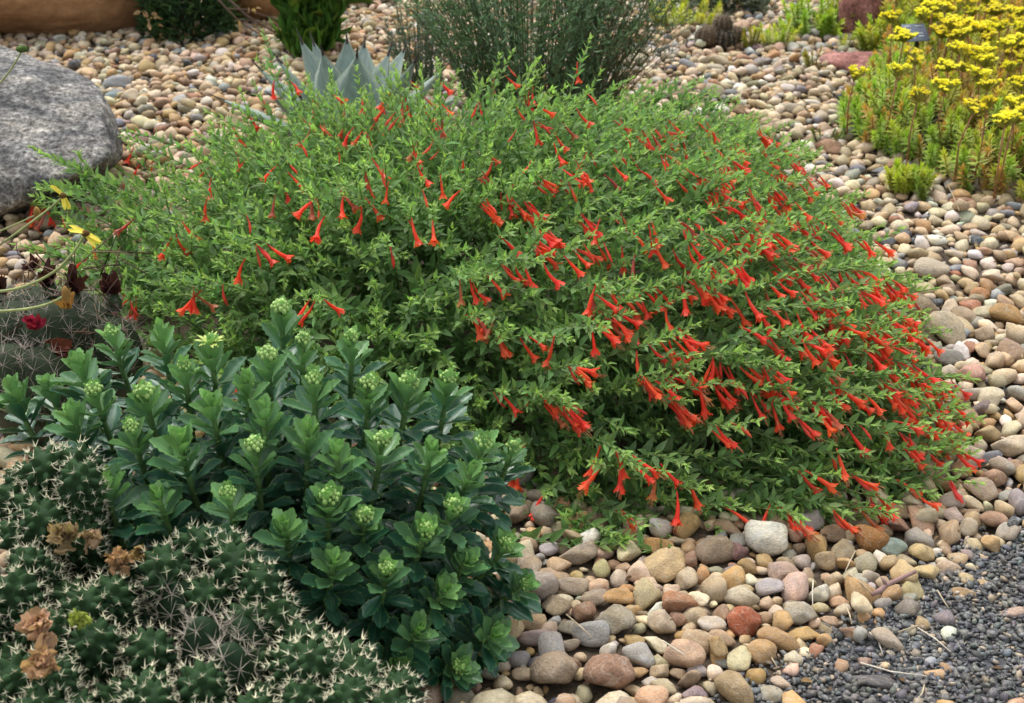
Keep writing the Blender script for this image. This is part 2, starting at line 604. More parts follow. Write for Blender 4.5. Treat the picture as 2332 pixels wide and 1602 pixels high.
def build_granite():
    # slab whose broad face tips towards the camera
    boulder('granite_boulder', (-1.42, 3.10, .075), (.575, .36, .18), 21, M_GRANITE,
            'large grey granite boulder with a flat speckled face', p=26, planes=2, rough=.02, rot=(math.radians(17), math.radians(5), math.radians(-6)),
            extra=[(0.04, -.02, 1, .56), (.10, .40, .9, .66), (.62, .78, .12, .84), (.95, .3, .1, .86), (.82, -.42, -.38, .74), (-.12, -1, -.30, .82), (.3, -.9, .35, .93), (.45, -.85, -.5, .8), (-.2, 1, .1, .9), (-1, 0, .1, .95), (.2, -.2, -1, .7)])
build_granite()
boulder('sandstone_boulder', (-1.44, 4.60, .18), (.40, .34, .29), 33, M_SANDST, 'smooth tan sandstone boulder with an undercut shadowy base beyond the granite boulder', p=7, planes=10,
        extra=[(0, -.45, -1, .6), (0, 0, 1, .8)])
boulder('sandstone_boulder', (-.83, 4.78, .16), (.19, .25, .27), 35, M_SANDST, 'reddish tan sandstone boulder behind the bare arching branches', p=8, planes=12)
boulder('pink_boulder', (1.105, 4.50, .15), (.085, .12, .22), 41, M_PINKGR, 'narrow dark pink granite boulder standing behind yellow green stonecrop', p=12, planes=14)
boulder('pink_boulder', (1.36, 4.82, .15), (.20, .13, .19), 43, M_PINKGR, 'broad reddish granite boulder behind the black plant label', p=12, planes=14)
boulder('pink_boulder', (1.03, 4.05, .022), (.125, .14, .045), 47, M_PINKGR, 'low flat pink granite rock lying in the pebbles beside flowering stonecrop', p=9, planes=12)

# ------------------------------------------------------------------ pebbles
TAN, CREAM, OCHRE, GREY, BLUEG, PINK, RUST, BROWN, WHITE, PURPLE, OLIVE, DARK = range(12)
PCOL = np.array([(.40, .30, .185), (.52, .43, .30), (.40, .26, .12), (.30, .285, .255), (.20, .215, .23), (.43, .345, .27), (.30, .15, .085),
                 (.25, .17, .105), (.62, .58, .49), (.23, .17, .165), (.27, .245, .17), (.07, .075, .085)])
PNAME = ['tan', 'cream', 'ochre', 'grey', 'blue grey', 'pinkish', 'rusty red', 'brown', 'off white', 'purplish', 'olive grey', 'charcoal']
NT = 14
ROUND = [stone_tpl(100 + i, p=7 + (i % 3) * 3, sub=3, planes=14, rough=.035) for i in range(NT)]
ANG = [stone_tpl(200 + i, p=22 + (i % 3) * 8, sub=3, planes=9, rough=.045) for i in range(NT)]
LOWR = [stone_tpl(100 + i, p=7 + (i % 3) * 2, sub=2, planes=16) for i in range(NT)]
LOWA = [stone_tpl(200 + i, p=22 + (i % 3) * 8, sub=2, planes=9, rough=.03) for i in range(NT)]
TINY = [stone_tpl(600 + i, p=9, sub=1, planes=12) for i in range(NT)]
MESH_R = [mesh_from('river_pebble', t.V, t.T, mats=[M_STONE1]) for t in ROUND]
MESH_A = [mesh_from('river_pebble', t.V, t.T, mats=[M_STONE1]) for t in ANG]

# stones one can pick out in the photograph: u, v, width px, height px, tint, angular?, spin deg, label
LAND = [
 (1263, 1540, 116, 100, (.30, .235, .17), 1, 10, 'big tan stone with a grey stained face at the edge of the fleshy green plant', 'the big grey stained stone'),
 (1386, 1548, 122, 104, (.27, .16, .105), 1, -15, 'big pinkish brown angular stone beside the grey stained tan stone', 'the big pinkish brown stone'),
 (1696, 1418, 88, 74, (.34, .105, .05), 1, 20, 'brick red wedge shaped stone', 'the brick red stone'),
 (1772, 1456, 100, 52, (.36, .23, .115), 0, -8, 'long smooth ochre oval stone near the dark grit', 'the long ochre oval stone'),
 (1986, 1236, 74, 66, (.30, .15, .05), 0, 15, 'orange brown egg shaped stone under the drooping red flowers', 'the orange brown egg stone'),
 (1622, 1256, 98, 64, (.26, .20, .14), 1, 25, 'flat grey brown slab of stone under the flowering mound', 'the flat grey brown slab'),
 (1681, 1260, 44, 56, (.19, .10, .095), 1, 60, 'maroon wedge shaped stone leaning on the flat grey brown slab', 'the maroon wedge'),
 (1787, 1304, 80, 54, (.42, .30, .24), 1, -10, 'pinkish tan blocky stone with pale veins', 'the pinkish blocky stone'),
 (1753, 1340, 68, 48, (.42, .38, .37), 1, 10, 'pale lilac grey blocky stone', 'the lilac grey block'),
 (1824, 1396, 78, 56, (.40, .36, .28), 1, -20, 'two toned pale grey and tan angular stone', 'the two toned angular stone'),
 (2069, 1378, 66, 54, (.22, .19, .155), 1, 30, 'grey brown wedge shaped stone at the edge of the dark grit', 'the grey brown wedge'),
 (2150, 1402, 54, 50, (.20, .17, .175), 1, 0, 'purple grey stone lying on the dark grit', 'the purple grey stone'),
 (2105, 1412, 44, 44, (.36, .27, .15), 0, 0, 'tan rounded stone touching the purple grey stone on the dark grit', 'the tan stone on the grit edge'),
 (1676, 1572, 98, 72, (.33, .24, .13), 0, -25, 'big ochre egg shaped stone beside the dark grit at the bed edge', 'the big ochre egg'),
 (1582, 1584, 62, 46, (.26, .19, .2), 1, 0, 'lilac purple stone beside the big ochre egg shaped stone', 'the lilac purple stone'),
 (1499, 1246, 78, 46, (.42, .24, .09), 0, -10, 'orange oval stone under the hanging red trumpet flowers', 'the orange oval stone'),
 (1318, 1266, 104, 52, (.31, .245, .175), 1, 12, 'flat tan angular stone in front of the trailing green sprig', 'the flat tan angular stone'),
 (1304, 1336, 76, 42, (.37, .30, .225), 0, 0, 'pale smooth oval stone beside the fleshy green plant', 'the pale smooth oval stone'),
 (1356, 1362, 72, 38, (.30, .245, .19), 1, -10, 'grey tan blocky stone behind the reddish brown wedge', 'the grey tan block'),
 (1335, 1398, 62, 50, (.27, .16, .10), 1, 35, 'reddish brown wedge of stone', 'the reddish brown wedge'),
 (1507, 1424, 62, 62, (.44, .35, .25), 0, 40, 'cream egg shaped stone standing on end', 'the cream egg stone'),
 (1460, 1496, 78, 56, (.40, .385, .36), 0, -38, 'pale grey long stone lying at a slant', 'the pale grey slanting stone'),
 (1384, 1480, 40, 44, (.58, .53, .45), 0, 70, 'small off white oval stone above the pinkish brown angular stone', 'the off white oval stone'),
 (1216, 1453, 76, 38, (.38, .29, .26), 0, 5, 'pink speckled flat oval stone beside the green rosettes', 'the pink speckled oval'),
 (1180, 1176, 62, 50, (.24, .185, .13), 1, 10, 'brown grey angular stone between the fleshy plant and the flowering mound', 'the brown grey angular stone'),
 (1240, 1180, 72, 56, (.27, .235, .185), 0, -15, 'grey rounded stone between the fleshy plant and the trailing sprig', 'the grey rounded stone'),
 (1227, 1134, 54, 44, (.25, .21, .155), 0, 0, 'olive tan stone deep under the flowering mound edge', 'the olive tan stone'),
 (1244, 1212, 34, 42, (.55, .42, .27), 1, 60, 'small glassy cream quartz stone leaning on the grey rounded stone', 'the cream quartz stone'),
 (270, 192, 72, 36, (.30, .32, .345), 1, 0, 'blue grey stone with white bands beside the granite boulder', 'the banded blue grey stone'),
 (334, 254, 34, 38, (.25, .25, .20), 0, 80, 'olive grey round stone standing on edge near the granite boulder', 'the olive grey round stone'),
 (322, 320, 44, 32, (.37, .235, .205), 0, 0, 'dusky pink round stone at the tip of the granite boulder', 'the dusky pink round stone'),
 (297, 224, 44, 36, (.50, .42, .31), 0, 0, 'cream rounded stone in front of the banded blue grey stone', 'the cream rounded stone'),
 (2294, 724, 86, 52, (.34, .21, .085), 1, -25, 'large ochre brown angular stone in the open pebbles', 'the large ochre brown stone'),
 (2230, 674, 46, 36, (.40, .20, .09), 1, 20, 'orange angular stone behind the large ochre brown stone', 'the orange angular stone'),
 (2120, 624, 84, 54, (.38, .32, .235), 0, -10, 'large greyish tan humped stone beside the red flowers', 'the humped greyish tan stone'),
 (2096, 664, 58, 42, (.50, .40, .23), 0, 0, 'yellowish cream flat round stone by the flower tips', 'the yellowish flat stone'),
 (2160, 818, 72, 42, (.28, .265, .23), 0, 8, 'smooth grey oval stone in the open pebbles', 'the smooth grey oval'),
 (2155, 852, 78, 34, (.48, .41, .31), 1, -15, 'long cream stone in front of the smooth grey oval', 'the long cream stone'),
 (2210, 897, 66, 36, (.42, .36, .28), 0, 0, 'pale pillow shaped stone with rounded corners', 'the pale pillow stone'),
 (2209, 963, 58, 50, (.32, .20, .105), 1, 15, 'orange brown blocky stone beside the red flowers', 'the orange brown block'),
 (2301, 1022, 88, 58, (.48, .40, .29), 1, -10, 'big cream blocky stone in the open pebbles', 'the big cream block'),
 (1884, 338, 74, 34, (.34, .20, .12), 0, -25, 'long reddish brown stone beside the green stonecrop', 'the long reddish brown stone'),
 (2009, 390, 48, 20, (.20, .21, .225), 0, 8, 'flat dark grey stone against the green stonecrop', 'the flat dark grey stone'),
 (2190, 463, 60, 28, (.30, .155, .09), 0, -10, 'flat rusty brown stone in front of the stonecrop', 'the flat rusty stone'),
 (2311, 472, 44, 26, (.28, .30, .31), 0, -15, 'blue grey oval stone in front of the stonecrop', 'the blue grey oval'),
 (2130, 504, 36, 28, (.50, .42, .28), 0, 0, 'pale cream egg shaped stone near the tiny stonecrop tuft', 'the pale cream egg'),
 (1800, 250, 62, 30, (.46, .40, .31), 0, -20, 'long pale stone behind the flowering mound', 'the long pale stone'),
 (1851, 235, 38, 20, (.66, .62, .54), 0, -5, 'bright white flat stone behind the flowering mound', 'the bright white stone'),
 (1680, 256, 40, 28, (.24, .15, .08), 0, 5, 'dark brown rounded stone behind the flowering mound', 'the dark brown stone'),
 (1992, 165, 44, 24, (.42, .38, .29), 0, 0, 'pale stone in front of the flat pink rock', 'the pale stone by the pink rock'),
 (1640, 140, 50, 28, (.48, .40, .27), 0, -25, 'long cream stone in front of the dead brown ball cactus', 'the cream stone by the ball cactus'),
 (1915, 148, 24, 20, (.045, .05, .06), 1, 0, 'small black angular stone beside the flat pink rock', 'the black stone'),
 (1628, 158, 46, 26, (.50, .44, .33), 0, 0, 'pale rounded stone in front of the cream stone by the ball cactus', 'the pale rounded stone'),
 (1567, 152, 44, 30, (.27, .275, .30), 0, -25, 'slate blue stone near the dead brown ball cactus', 'the slate blue stone'),
 (2133, 1524, 58, 30, (.46, .31, .18), 1, 0, 'tan blocky stone on the dark grit, lower of a touching pair', 'the tan block on the grit'),
 (2160, 1512, 40, 34, (.34, .22, .13), 0, 30, 'brown tan rounded stone on the dark grit, upper of a touching pair', 'the brown stone on the grit'),
 (1992, 1541, 106, 22, (.10, .095, .10), 1, -9, 'long dark slate splinter lying on the grit', 'the slate splinter'),
 (1972, 1498, 38, 28, (.28, .19, .15), 1, 0, 'pinkish brown chip on the dark grit beyond the slate splinter', 'the pinkish brown chip'),
 (2200, 1344, 74, 26, (.32, .22, .12), 0, -16, 'flat tan brown stone half sunk in the dark grit', 'the half sunk tan stone'),
 (2304, 1386, 62, 30, (.38, .27, .21), 0, -10, 'pink oval stone on the dark grit', 'the pink oval on the grit'),
 (2244, 1320, 42, 24, (.46, .33, .18), 1, -20, 'ochre chip of stone on the dark grit', 'the ochre chip'),
 (2288, 1164, 44, 44, (.48, .38, .24), 0, 0, 'cream round stone at the grit edge', 'the cream round stone'),
 (2216, 1183, 42, 34, (.50, .38, .24), 0, 0, 'cream oval stone with an orange flush near the drooping flowers', 'the cream oval with orange flush'),
 (2236, 1122, 78, 62, (.38, .29, .21), 0, 0, 'large grey tan stone behind the trailing red flower tip', 'the grey tan stone'),
 (2098, 1264, 62, 50, (.44, .33, .16), 1, -35, 'yellow ochre block leaning at the grit edge', 'the yellow ochre block'),
 (2022, 1285, 46, 46, (.40, .30, .17), 0, 20, 'tan knobbly stone behind the broken twig', 'the tan knobbly stone'),
 (1880, 1280, 50, 48, (.32, .24, .14), 0, 0, 'olive tan round stone below the scarlet flower cluster', 'the olive tan round stone'),
 (1900, 1318, 46, 42, (.46, .35, .22), 0, -10, 'golden cream round stone beside the thin straw', 'the golden cream stone'),
 (1865, 1355, 56, 44, (.50, .46, .36), 1, 0, 'pale cream rough stone behind the long ochre oval', 'the pale rough stone'),
]

pebbles = []      # dicts: x y z a b c spin tilt col ang tplidx land
def add_p(x, y, a, b, c, spin, tx, ty, col, ang, lift=0.0, land=None, sink=.55):
    z = c * sink + lift
    pebbles.append(dict(x=x, y=y, z=z, a=a, b=b, c=c, spin=spin, tx=tx, ty=ty, col=np.array(col, float), ang=ang, k=int(rng.integers(NT)), land=land))

CELL = .05
grid = {}
def free(x, y, r, f):
    ci, cj = int(x / CELL), int(y / CELL)
    for i in range(ci - 2, ci + 3):
        for j in range(cj - 2, cj + 3):
            for (px_, py_, pr) in grid.get((i, j), ()):
                if (px_ - x) ** 2 + (py_ - y) ** 2 < (f * (pr + r)) ** 2:
                    return False
    return True
def occupy(x, y, r):
    grid.setdefault((int(x / CELL), int(y / CELL)), []).append((x, y, r))

for L in LAND:
    u, v, w, h, col, ang, spin, lab, short = L
    p0 = at_z(u, v, .012)
    s = F / depth(p0)
    a = w / 2 / s
    c = max(.3 * a, min(.85 * a, h / 2 / s * .9))
    b = max(.55 * a, min(a, h / 2 / s * 1.15))
    onpath = p0[1] < path_line_y(p0[0])
    add_p(p0[0], p0[1], a, b, c, math.radians(spin), rng.uniform(-.12, .12), rng.uniform(-.12, .12), col, ang, lift=.006 if not onpath else 0.0, land=(lab, short), sink=.62 if not onpath else .5)
    occupy(p0[0], p0[1], (a + b) / 2)

W_NEAR = np.array([.35, .17, .16, .08, .02, .05, .035, .11, .05, .015, .05, .01])
W_RIGHT = np.array([.34, .28, .08, .10, .03, .04, .015, .06, .08, .015, .04, .01])
W_LEFT = np.array([.35, .20, .20, .06, .025, .04, .015, .08, .05, .01, .03, .01])
def pick_col(x, y, r=0):
    w = (W_NEAR if y < 1.95 else (W_LEFT if x < -.3 else W_RIGHT)).copy()
    if r > .0205: w[[BLUEG, RUST, PURPLE, DARK]] = 0
    k = rng.choice(12, p=w / w.sum())
    base = PCOL[k]
    return k, np.clip(base * rng.uniform(.85, 1.28) * rng.normal(1, .05, 3), .02, .72)

def scatter(ncand, rlo, rhi, f, lift, sink, power=1.0, y0=1.2, y1=5.6):
    y = np.sqrt(rng.uniform(y0 ** 2, y1 ** 2, ncand))
    x = rng.uniform(-1, 1, ncand) * (.40 * (y * CP + .49) + .18)
    r = rlo + (rhi - rlo) * rng.uniform(0, 1, ncand) ** power
    o = np.argsort(-r)
    n = 0
    for i in o:
        X, Y, r_ = float(x[i]), float(y[i]), float(r[i])
        r_ *= 1.0 if Y < 2.2 else 1.08
        e = path_line_y(X) - Y
        if e > -.02:
            if e > .015 and rng.random() > (.10 if e < .07 else .012): continue
            if e <= .015 and rng.random() > .5: continue
        if hides(X, Y) or not free(X, Y, r_, f): continue
        asp = rng.uniform(.62, .95)
        a = r_ * 1.18; b = a * asp; c = b * rng.uniform(.55, .85)
        k, col = pick_col(X, Y, r_)
        tilt = .32
        add_p(X, Y, a, b, c, rng.uniform(0, np.pi), rng.normal(0, tilt), rng.normal(0, tilt), col, rng.random() < .48, lift=lift * rng.uniform(.4, 1.4), sink=sink)
        pebbles[-1]['k0'] = k
        occupy(X, Y, r_)
        n += 1
    return n
n1 = scatter(160, .022, .030, .8, .006, .6, 1.0, 1.2, 2.6) + scatter(6000, .0125, .021, .78, .006, .6, 1.2, 1.2, 2.4) + scatter(400, .020, .026, .8, .006, .6, 1.0, 2.4, 5.6) + scatter(24000, .0100, .0175, .78, .006, .6, 1.0, 2.4, 5.6)
n2 = scatter(30000, .0055, .0125, .74, .002, .6, 1.0, 1.2, 2.4) + scatter(46000, .0068, .0105, .74, .002, .6, 1.0, 2.4, 5.6)
base_grid = grid
grid = {}
for P_ in pebbles:
    if P_['land']:
        occupy(P_['x'], P_['y'], (P_['a'] + P_['b']) / 2)
n3 = scatter(1800, .009, .0175, 1.15, .016, .7, 1.4)        # a loose upper layer resting on the others
n4 = 0
print('pebbles', n1, n2, n3, len(pebbles))

def pmat(P):
    R = rotz(P['spin']) @ roty(P['ty']) @ rotx(P['tx'])
    return R * np.array([P['a'], P['b'], P['c']])[None, :]

def show_px(P):
    p = (P['x'], P['y'], P['z'])
    u, v = pix(p)
    if not (10 < u < PW - 10 and 10 < v < PH - 10): return 0
    if P['y'] < 1.9 and P['x'] < .0 and not P['land']: return 0       # behind the fleshy plant
    if mound_s(P['x'], P['y']) < .98 and not P['land']: return 0
    # behind the mound or its flowers
    q = np.array(p); c = np.array([0, 0, CAM_H])
    if not P['land']:
        t = np.linspace(.4, .97, 24)[:, None]
        Q = c + (q - c) * t
        if (Q[:, 2] < mound_H(Q[:, 0], Q[:, 1]) + .015).any(): return 0
        if in_sedum(np.array(P['x']), np.array(P['y'])): return 0
        if P['x'] < -.9 and 2.8 < P['y'] < 3.7: return 0
    return P['a'] * F / depth(q) * (4 if P['land'] else 1)

order = sorted(range(len(pebbles)), key=lambda i: -show_px(pebbles[i]))
single = set(order[:300])
landmarks = [(P['x'], P['y'], P['land'][1]) for P in pebbles if P['land']]
LX = np.array([l[:2] for l in landmarks])
# things other than stones that near pebbles can be told by
used_labels = set()
def pebble_label(P):
    if P['land']: return P['land'][0]
    a_px = P['a'] * F / depth((P['x'], P['y'], P['z']))
    asp = P['b'] / P['a']
    size = 'small' if P['a'] < .018 else ('medium sized' if P['a'] < .024 else 'large')
    shape = ('angular' if P['ang'] else 'rounded') if asp > .82 else (('long angular' if P['ang'] else 'long smooth') if asp < .7 else ('chunky' if P['ang'] else 'oval'))
    c = P['col'] / P['col'].mean()
    tone = P['col'].mean() / PCOL[P['k0']].mean()
    shade = 'pale ' if tone > 1.07 and P['k0'] not in (CREAM, WHITE) else ('dark ' if tone < .88 and P['k0'] not in (DARK, BROWN) else '')
    core = f"{size} {shape} {shade}{PNAME[P['k0']]} pebble"
    d = np.hypot(LX[:, 0] - P['x'], LX[:, 1] - P['y'])
    o = np.argsort(d)
    def rel(i):
        dy = P['y'] - LX[i, 1]; dx = P['x'] - LX[i, 0]
        if dy > abs(dx) * .9: return 'behind'
        if -dy > abs(dx) * .9: return 'in front of'
        return 'next to'
    if d[o[0]] < .13 :
        cands = [f"{core} {rel(o[0])} {landmarks[o[0]][2]}", f"{core} {rel(o[0])} {landmarks[o[0]][2]}, near {landmarks[o[1]][2]}"]
    else:
        cands = []
    cands += [f"{core} between {landmarks[o[0]][2]} and {landmarks[o[1]][2]}", f"{core} between {landmarks[o[0]][2]} and {landmarks[o[2]][2]}", f"{core} between {landmarks[o[1]][2]} and {landmarks[o[2]][2]}"]
    cands += [f"{core} between {landmarks[o[i]][2]} and {landmarks[o[j]][2]}" for i in range(9) for j in range(i + 1, 9)]
    cands = [c_ for c_ in cands if len(c_.replace(',', ' ').split()) <= 16] or [f"{core} {rel(o[0])} {landmarks[o[0]][2]}"]
    cands.append(cands[0].replace(' pebble ', ' mottled pebble ') if len(cands[0].split()) < 16 else cands[0].replace('medium sized', 'middling'))
    for c_ in cands:
        if c_ not in used_labels:
            used_labels.add(c_); return c_
    return cands[0]
stuffb = Batch()
for i in order:
    P = pebbles[i]
    if i in single:
        o = link('river_pebble', (MESH_A if P['ang'] else MESH_R)[P['k']], loc=(P['x'], P['y'], P['z']), R=pmat(P), color=P['col'])
        tag(o, pebble_label(P), 'pebble', 'river pebbles in the bed')
groups = {}
for i in order:
    if i not in single:
        P = pebbles[i]
        groups.setdefault((P['ang'], P['k'], (P['a'] < .0138 and P['y'] > 2.0) or (P['a'] < .021 and P['y'] > 3.1)), []).append(P)
for (ang, k, tiny), L in groups.items():
    stuffb.add((TINY if tiny else LOWA if ang else LOWR)[k], np.array([pmat(P) for P in L]), np.array([(P['x'], P['y'], P['z']) for P in L]), np.array([P['col'] for P in L]))
tag(link('pebbles', stuffb.mesh('pebbles', [M_STONE])), 'mixed tan and grey river pebbles covering the bed', kind='stuff')

# grit chips on the path
chip_b = Batch()
CHIPS = [stone_tpl(300 + i, p=26, sub=1, planes=8, rough=.0) for i in range(8)]
nchip = 48000
cx = rng.uniform(.1, 1.25, nchip); cy = rng.uniform(1.0, 1.95, nchip)
edge = np.array([path_line_y(x) for x in cx])
keep = (cy < edge + rng.normal(.015, .03, nchip)) & (np.abs(cx) < .42 * (cy * CP + .49) + .06)
cx, cy = cx[keep], cy[keep]
nchip = len(cx)
print('grit', nchip)
sz = rng.uniform(.0018, .0050, nchip) * rng.choice([1, 1, 1, 1.5], nchip)
tone = rng.uniform(.05, .17, nchip)[:, None] * np.array([.96, 1.0, 1.04])[None] * rng.normal(1, .05, (nchip, 3))
pale = rng.random(nchip) < .09
tone[pale] = np.array([.34, .28, .21]) * rng.uniform(.6, 1.4, (pale.sum(), 1))
for k in range(8):
    I = np.nonzero(np.arange(nchip) % 8 == k)[0]
    Rs = np.array([rotz(rng.uniform(0, 6.3)) @ roty(rng.normal(0, .5)) @ rotx(rng.normal(0, .5)) * np.array([1, rng.uniform(.55, .95), rng.uniform(.3, .6)])[None] * sz[i] for i in I])
    chip_b.add(CHIPS[k], Rs, np.stack([cx[I], cy[I], .004 + sz[I] * rng.uniform(.1, .8, len(I))], -1), tone[I])
tag(link('grit', chip_b.mesh('grit', [M_GRIT], smooth=False)), 'dark blue grey crushed stone grit', kind='stuff')

# ------------------------------------------------------------------ the flowering mound
def cl(a): return np.clip(a, 0, 1)
FL12 = leaf_tpl([0, .22, .5, .78, 1], [0, .155, .18, .10, 0], fold=.35, curl=.22)
FL8 = leaf_tpl([0, .3, .68, 1], [0, .18, .135, 0], fold=.38, curl=.22)
mound = root('fuchsia_mound', (MC[0], MC[1], 0), 'low spreading green mound covered in scarlet tubular flowers', 'flowering plant')
M0 = np.array([MC[0], MC[1], 0])
leafR, leafT, leafC, leafS = [], [], [], []
stem_b = Batch()
def mound_stem(tip, d, L, scale=1.0, lit=1.0, thick=.0011):
    d = unit(d)
    n = 7
    t = np.linspace(0, 1, n)
    side = unit(np.cross(d, rng.normal(size=3)))
    bend = rng.uniform(-.012, .012)
    sag = rng.uniform(.02, .05) * L / .2
    P = tip - d * (L * (1 - t))[:, None] + np.array([0, 0, -1.0]) * (sag * (1 - t) ** 2)[:, None] + side * (bend * np.sin(t * np.pi))[:, None]
    if P[:, 2].min() < .012:
        P[:, 2] = np.maximum(P[:, 2], .012)
    g = np.array([.15, .20, .07]) * rng.uniform(.8, 1.2)
    V, T = tube(P, np.linspace(thick * 1.35, thick * .6, n), 4, False)
    stem_b.raw(V, T, g)
    nn = int(L / .0140)
    tn = 1 - (1 - np.linspace(.04, 1, nn)) ** 1.25
    tn = np.repeat(tn, 2)
    pos = np.stack([np.interp(tn, t, P[:, k]) for k in range(3)], -1)
    tang = unit(np.stack([np.interp(tn, t, np.gradient(P[:, k])) for k in range(3)], -1))
    e1 = unit(np.cross(tang, np.array([.1, .2, 1.0]))); e2 = np.cross(tang, e1)
    ph0 = rng.uniform(0, 6.28)
    ph = ph0 + np.repeat(np.arange(nn) * (np.pi / 2), 2) + np.tile([0, np.pi], nn) + rng.normal(0, .25, 2 * nn)
    def put(ph, alpha, Ls, young):
        dr = tang * np.cos(alpha)[:, None] + (e1 * np.cos(ph)[:, None] + e2 * np.sin(ph)[:, None]) * np.sin(alpha)[:, None]
        dr = dr + np.array([0, 0, .22])
        up = tang * .6 + np.array([0, -.05, .75]) + rng.normal(0, .22, dr.shape)
        W = Ls * rng.uniform(.72, 1.1, len(Ls))
        leafR.append(frames(dr, up, W, Ls, Ls))
        leafT.append(pos + dr * .001)
        y = young[:, None]
        dark = np.array([.150, .278, .100]); light = np.array([.34, .52, .135])
        c = dark * (1 - y) + light * y
        c = c * rng.uniform(.75, 1.25, (len(Ls), 1)) * rng.normal(1, .06, (len(Ls), 3))
        gry = (rng.random(len(Ls)) < .14)[:, None]
        c = np.where(gry, c * .6 + np.array([.13, .175, .11]) * .5, c)
        leafC.append(c * lit)
        leafS.append(Ls)
    young = cl(.06 + .94 * cl((tn - .55) / .45) ** 2.0 + rng.normal(0, .08, 2 * nn))
    Ls = scale * .0300 * (1 - .55 * cl((tn - .6) / .4)) * rng.uniform(.75, 1.2, 2 * nn)
    put(ph, np.radians(62 - 32 * tn + rng.normal(0, 12, 2 * nn)), Ls, young)
    for q in range(2):
        put(ph + rng.normal(0, .7, 2 * nn), np.radians(40 - 12 * tn + rng.normal(0, 18, 2 * nn)), Ls * rng.uniform(.35, .65, 2 * nn), cl(young + .18))

def outward(x, y, s):
    r = np.array([x - MC[0], (y - MC[1]), 0])
    r = r / max(np.linalg.norm(r), 1e-6)
    k = cl(s)
    return r * (.25 + .75 * k) + np.array([.22, 0, 0]) * (1 - abs(r[0]) * .4) + np.array([0, 0, 1.0]) * (.85 - .62 * k ** 1.5)

NST = 840
cnt = 0
while cnt < NST:
    x, y = rng.uniform(-1.1, .8), rng.uniform(1.55, 3.25)
    s = mound_s(x, y)
    if s > 1.0: continue
    
    if x < -.55 and rng.random() < .38: continue
    h = float(mound_H(x, y)); n = mound_n(np.array(x), np.array(y))
    tip = np.array([x, y, max(h, .015)]) + n * rng.uniform(-.035, .022) 
    d = outward(x, y, s) + rng.normal(0, .24, 3)
    d[2] = max(d[2], .06)
    mound_stem(tip, d, rng.uniform(.13, .24))
    cnt += 1
# the skirt: stems that trail low over the pebbles along the near and the sunny edge
cnt = 0
while cnt < 330:
    x, y = rng.uniform(-.15, .72), rng.uniform(1.6, 2.7)
    s = mound_s(x, y)
    if not .70 < s < 1.03: continue
    h = float(mound_H(x, y))
    tip = np.array([x, y, max(.012, h * rng.uniform(.25, 1.0) + .012)])
    d = outward(x, y, 1.0) + np.array([.15, -.1, -.12]) + rng.normal(0, .22, 3)
    d[2] = max(d[2], -.05)
    mound_stem(tip, d, rng.uniform(.11, .19), 1.0)
    cnt += 1
for q in range(150):                     # the middle of the near face, above the fleshy plant
    x, y = rng.uniform(-.5, .08), rng.uniform(1.84, 2.35)
    if mound_s(x, y) > 1.0: continue
    d = outward(x, y, .7) + rng.normal(0, .3, 3)
    mound_stem(np.array([x, y, float(mound_H(x, y)) * rng.uniform(.55, 1.0)]), d, rng.uniform(.12, .2))
for q in range(90):                      # the low, looser side towards the granite boulder
    x, y = rng.uniform(-.95, -.5), rng.uniform(2.1, 2.75)
    if mound_s(x, y) > 1.02: continue
    d = np.array([rng.normal(-.35, .4), rng.normal(-.2, .3), rng.uniform(.3, .9)])
    mound_stem(np.array([x, y, float(mound_H(x, y)) + rng.uniform(.0, .06)]), d, rng.uniform(.12, .2))
# sprigs that stand clear of the mound: tip pixel and distance
for u, v, yy, du in ((1225, 138, 2.72, .9), (1042, 165, 2.85, .3), (890, 172, 2.9, .1), (700, 172, 2.85, -.1), (755, 165, 2.8, .1), (1335, 205, 2.8, .2), (1445, 250, 2.8, .5), (1230, 205, 2.8, .0),
                 (1000, 190, 2.85, .2), (960, 185, 2.9, .1), (660, 195, 2.85, -.2), (540, 240, 2.85, -.3), (480, 280, 2.8, -.2), (285, 300, 2.7, -.9), (95, 352, 2.5, -.9), (180, 385, 2.5, -.2), (80, 450, 2.42, -.8),
                 (1830, 330, 2.95, .9), (1745, 300, 3.0, .7), (1940, 470, 2.6, 1.0), (1960, 545, 2.5, 1.0), (2090, 660, 2.22, 1.0), (2080, 650, 2.25, .9), (2200, 1075, 1.72, 1.0), (2170, 900, 1.9, 1.0),
                 (2160, 1000, 1.8, 1.0), (2105, 735, 2.15, 1.0), (1980, 1180, 1.66, .9), (1820, 1160, 1.68, .8), (1420, 1225, 1.60, .35), (1300, 1170, 1.66, -.3), (1850, 355, 2.9, 1.0), (1700, 280, 3.0, .5),
                 (40, 560, 2.35, -1.0), (150, 500, 2.4, -.5), (110, 420, 2.5, -.5), (220, 560, 2.3, -.3), (230, 430, 2.55, -.3), (1390, 1215, 1.60, .2)):
    tip = at_y(u, v, yy)
    d = np.array([du, -.05 if v < 400 else -.25, .85 if v < 300 else (.35 if v < 900 else .1)])
    for q in range(2 if v > 260 else 1):
        mound_stem(tip + rng.normal(0, .012, 3) * q, d + rng.normal(0, .12, 3) * (q + .4), .19 + .03 * q)

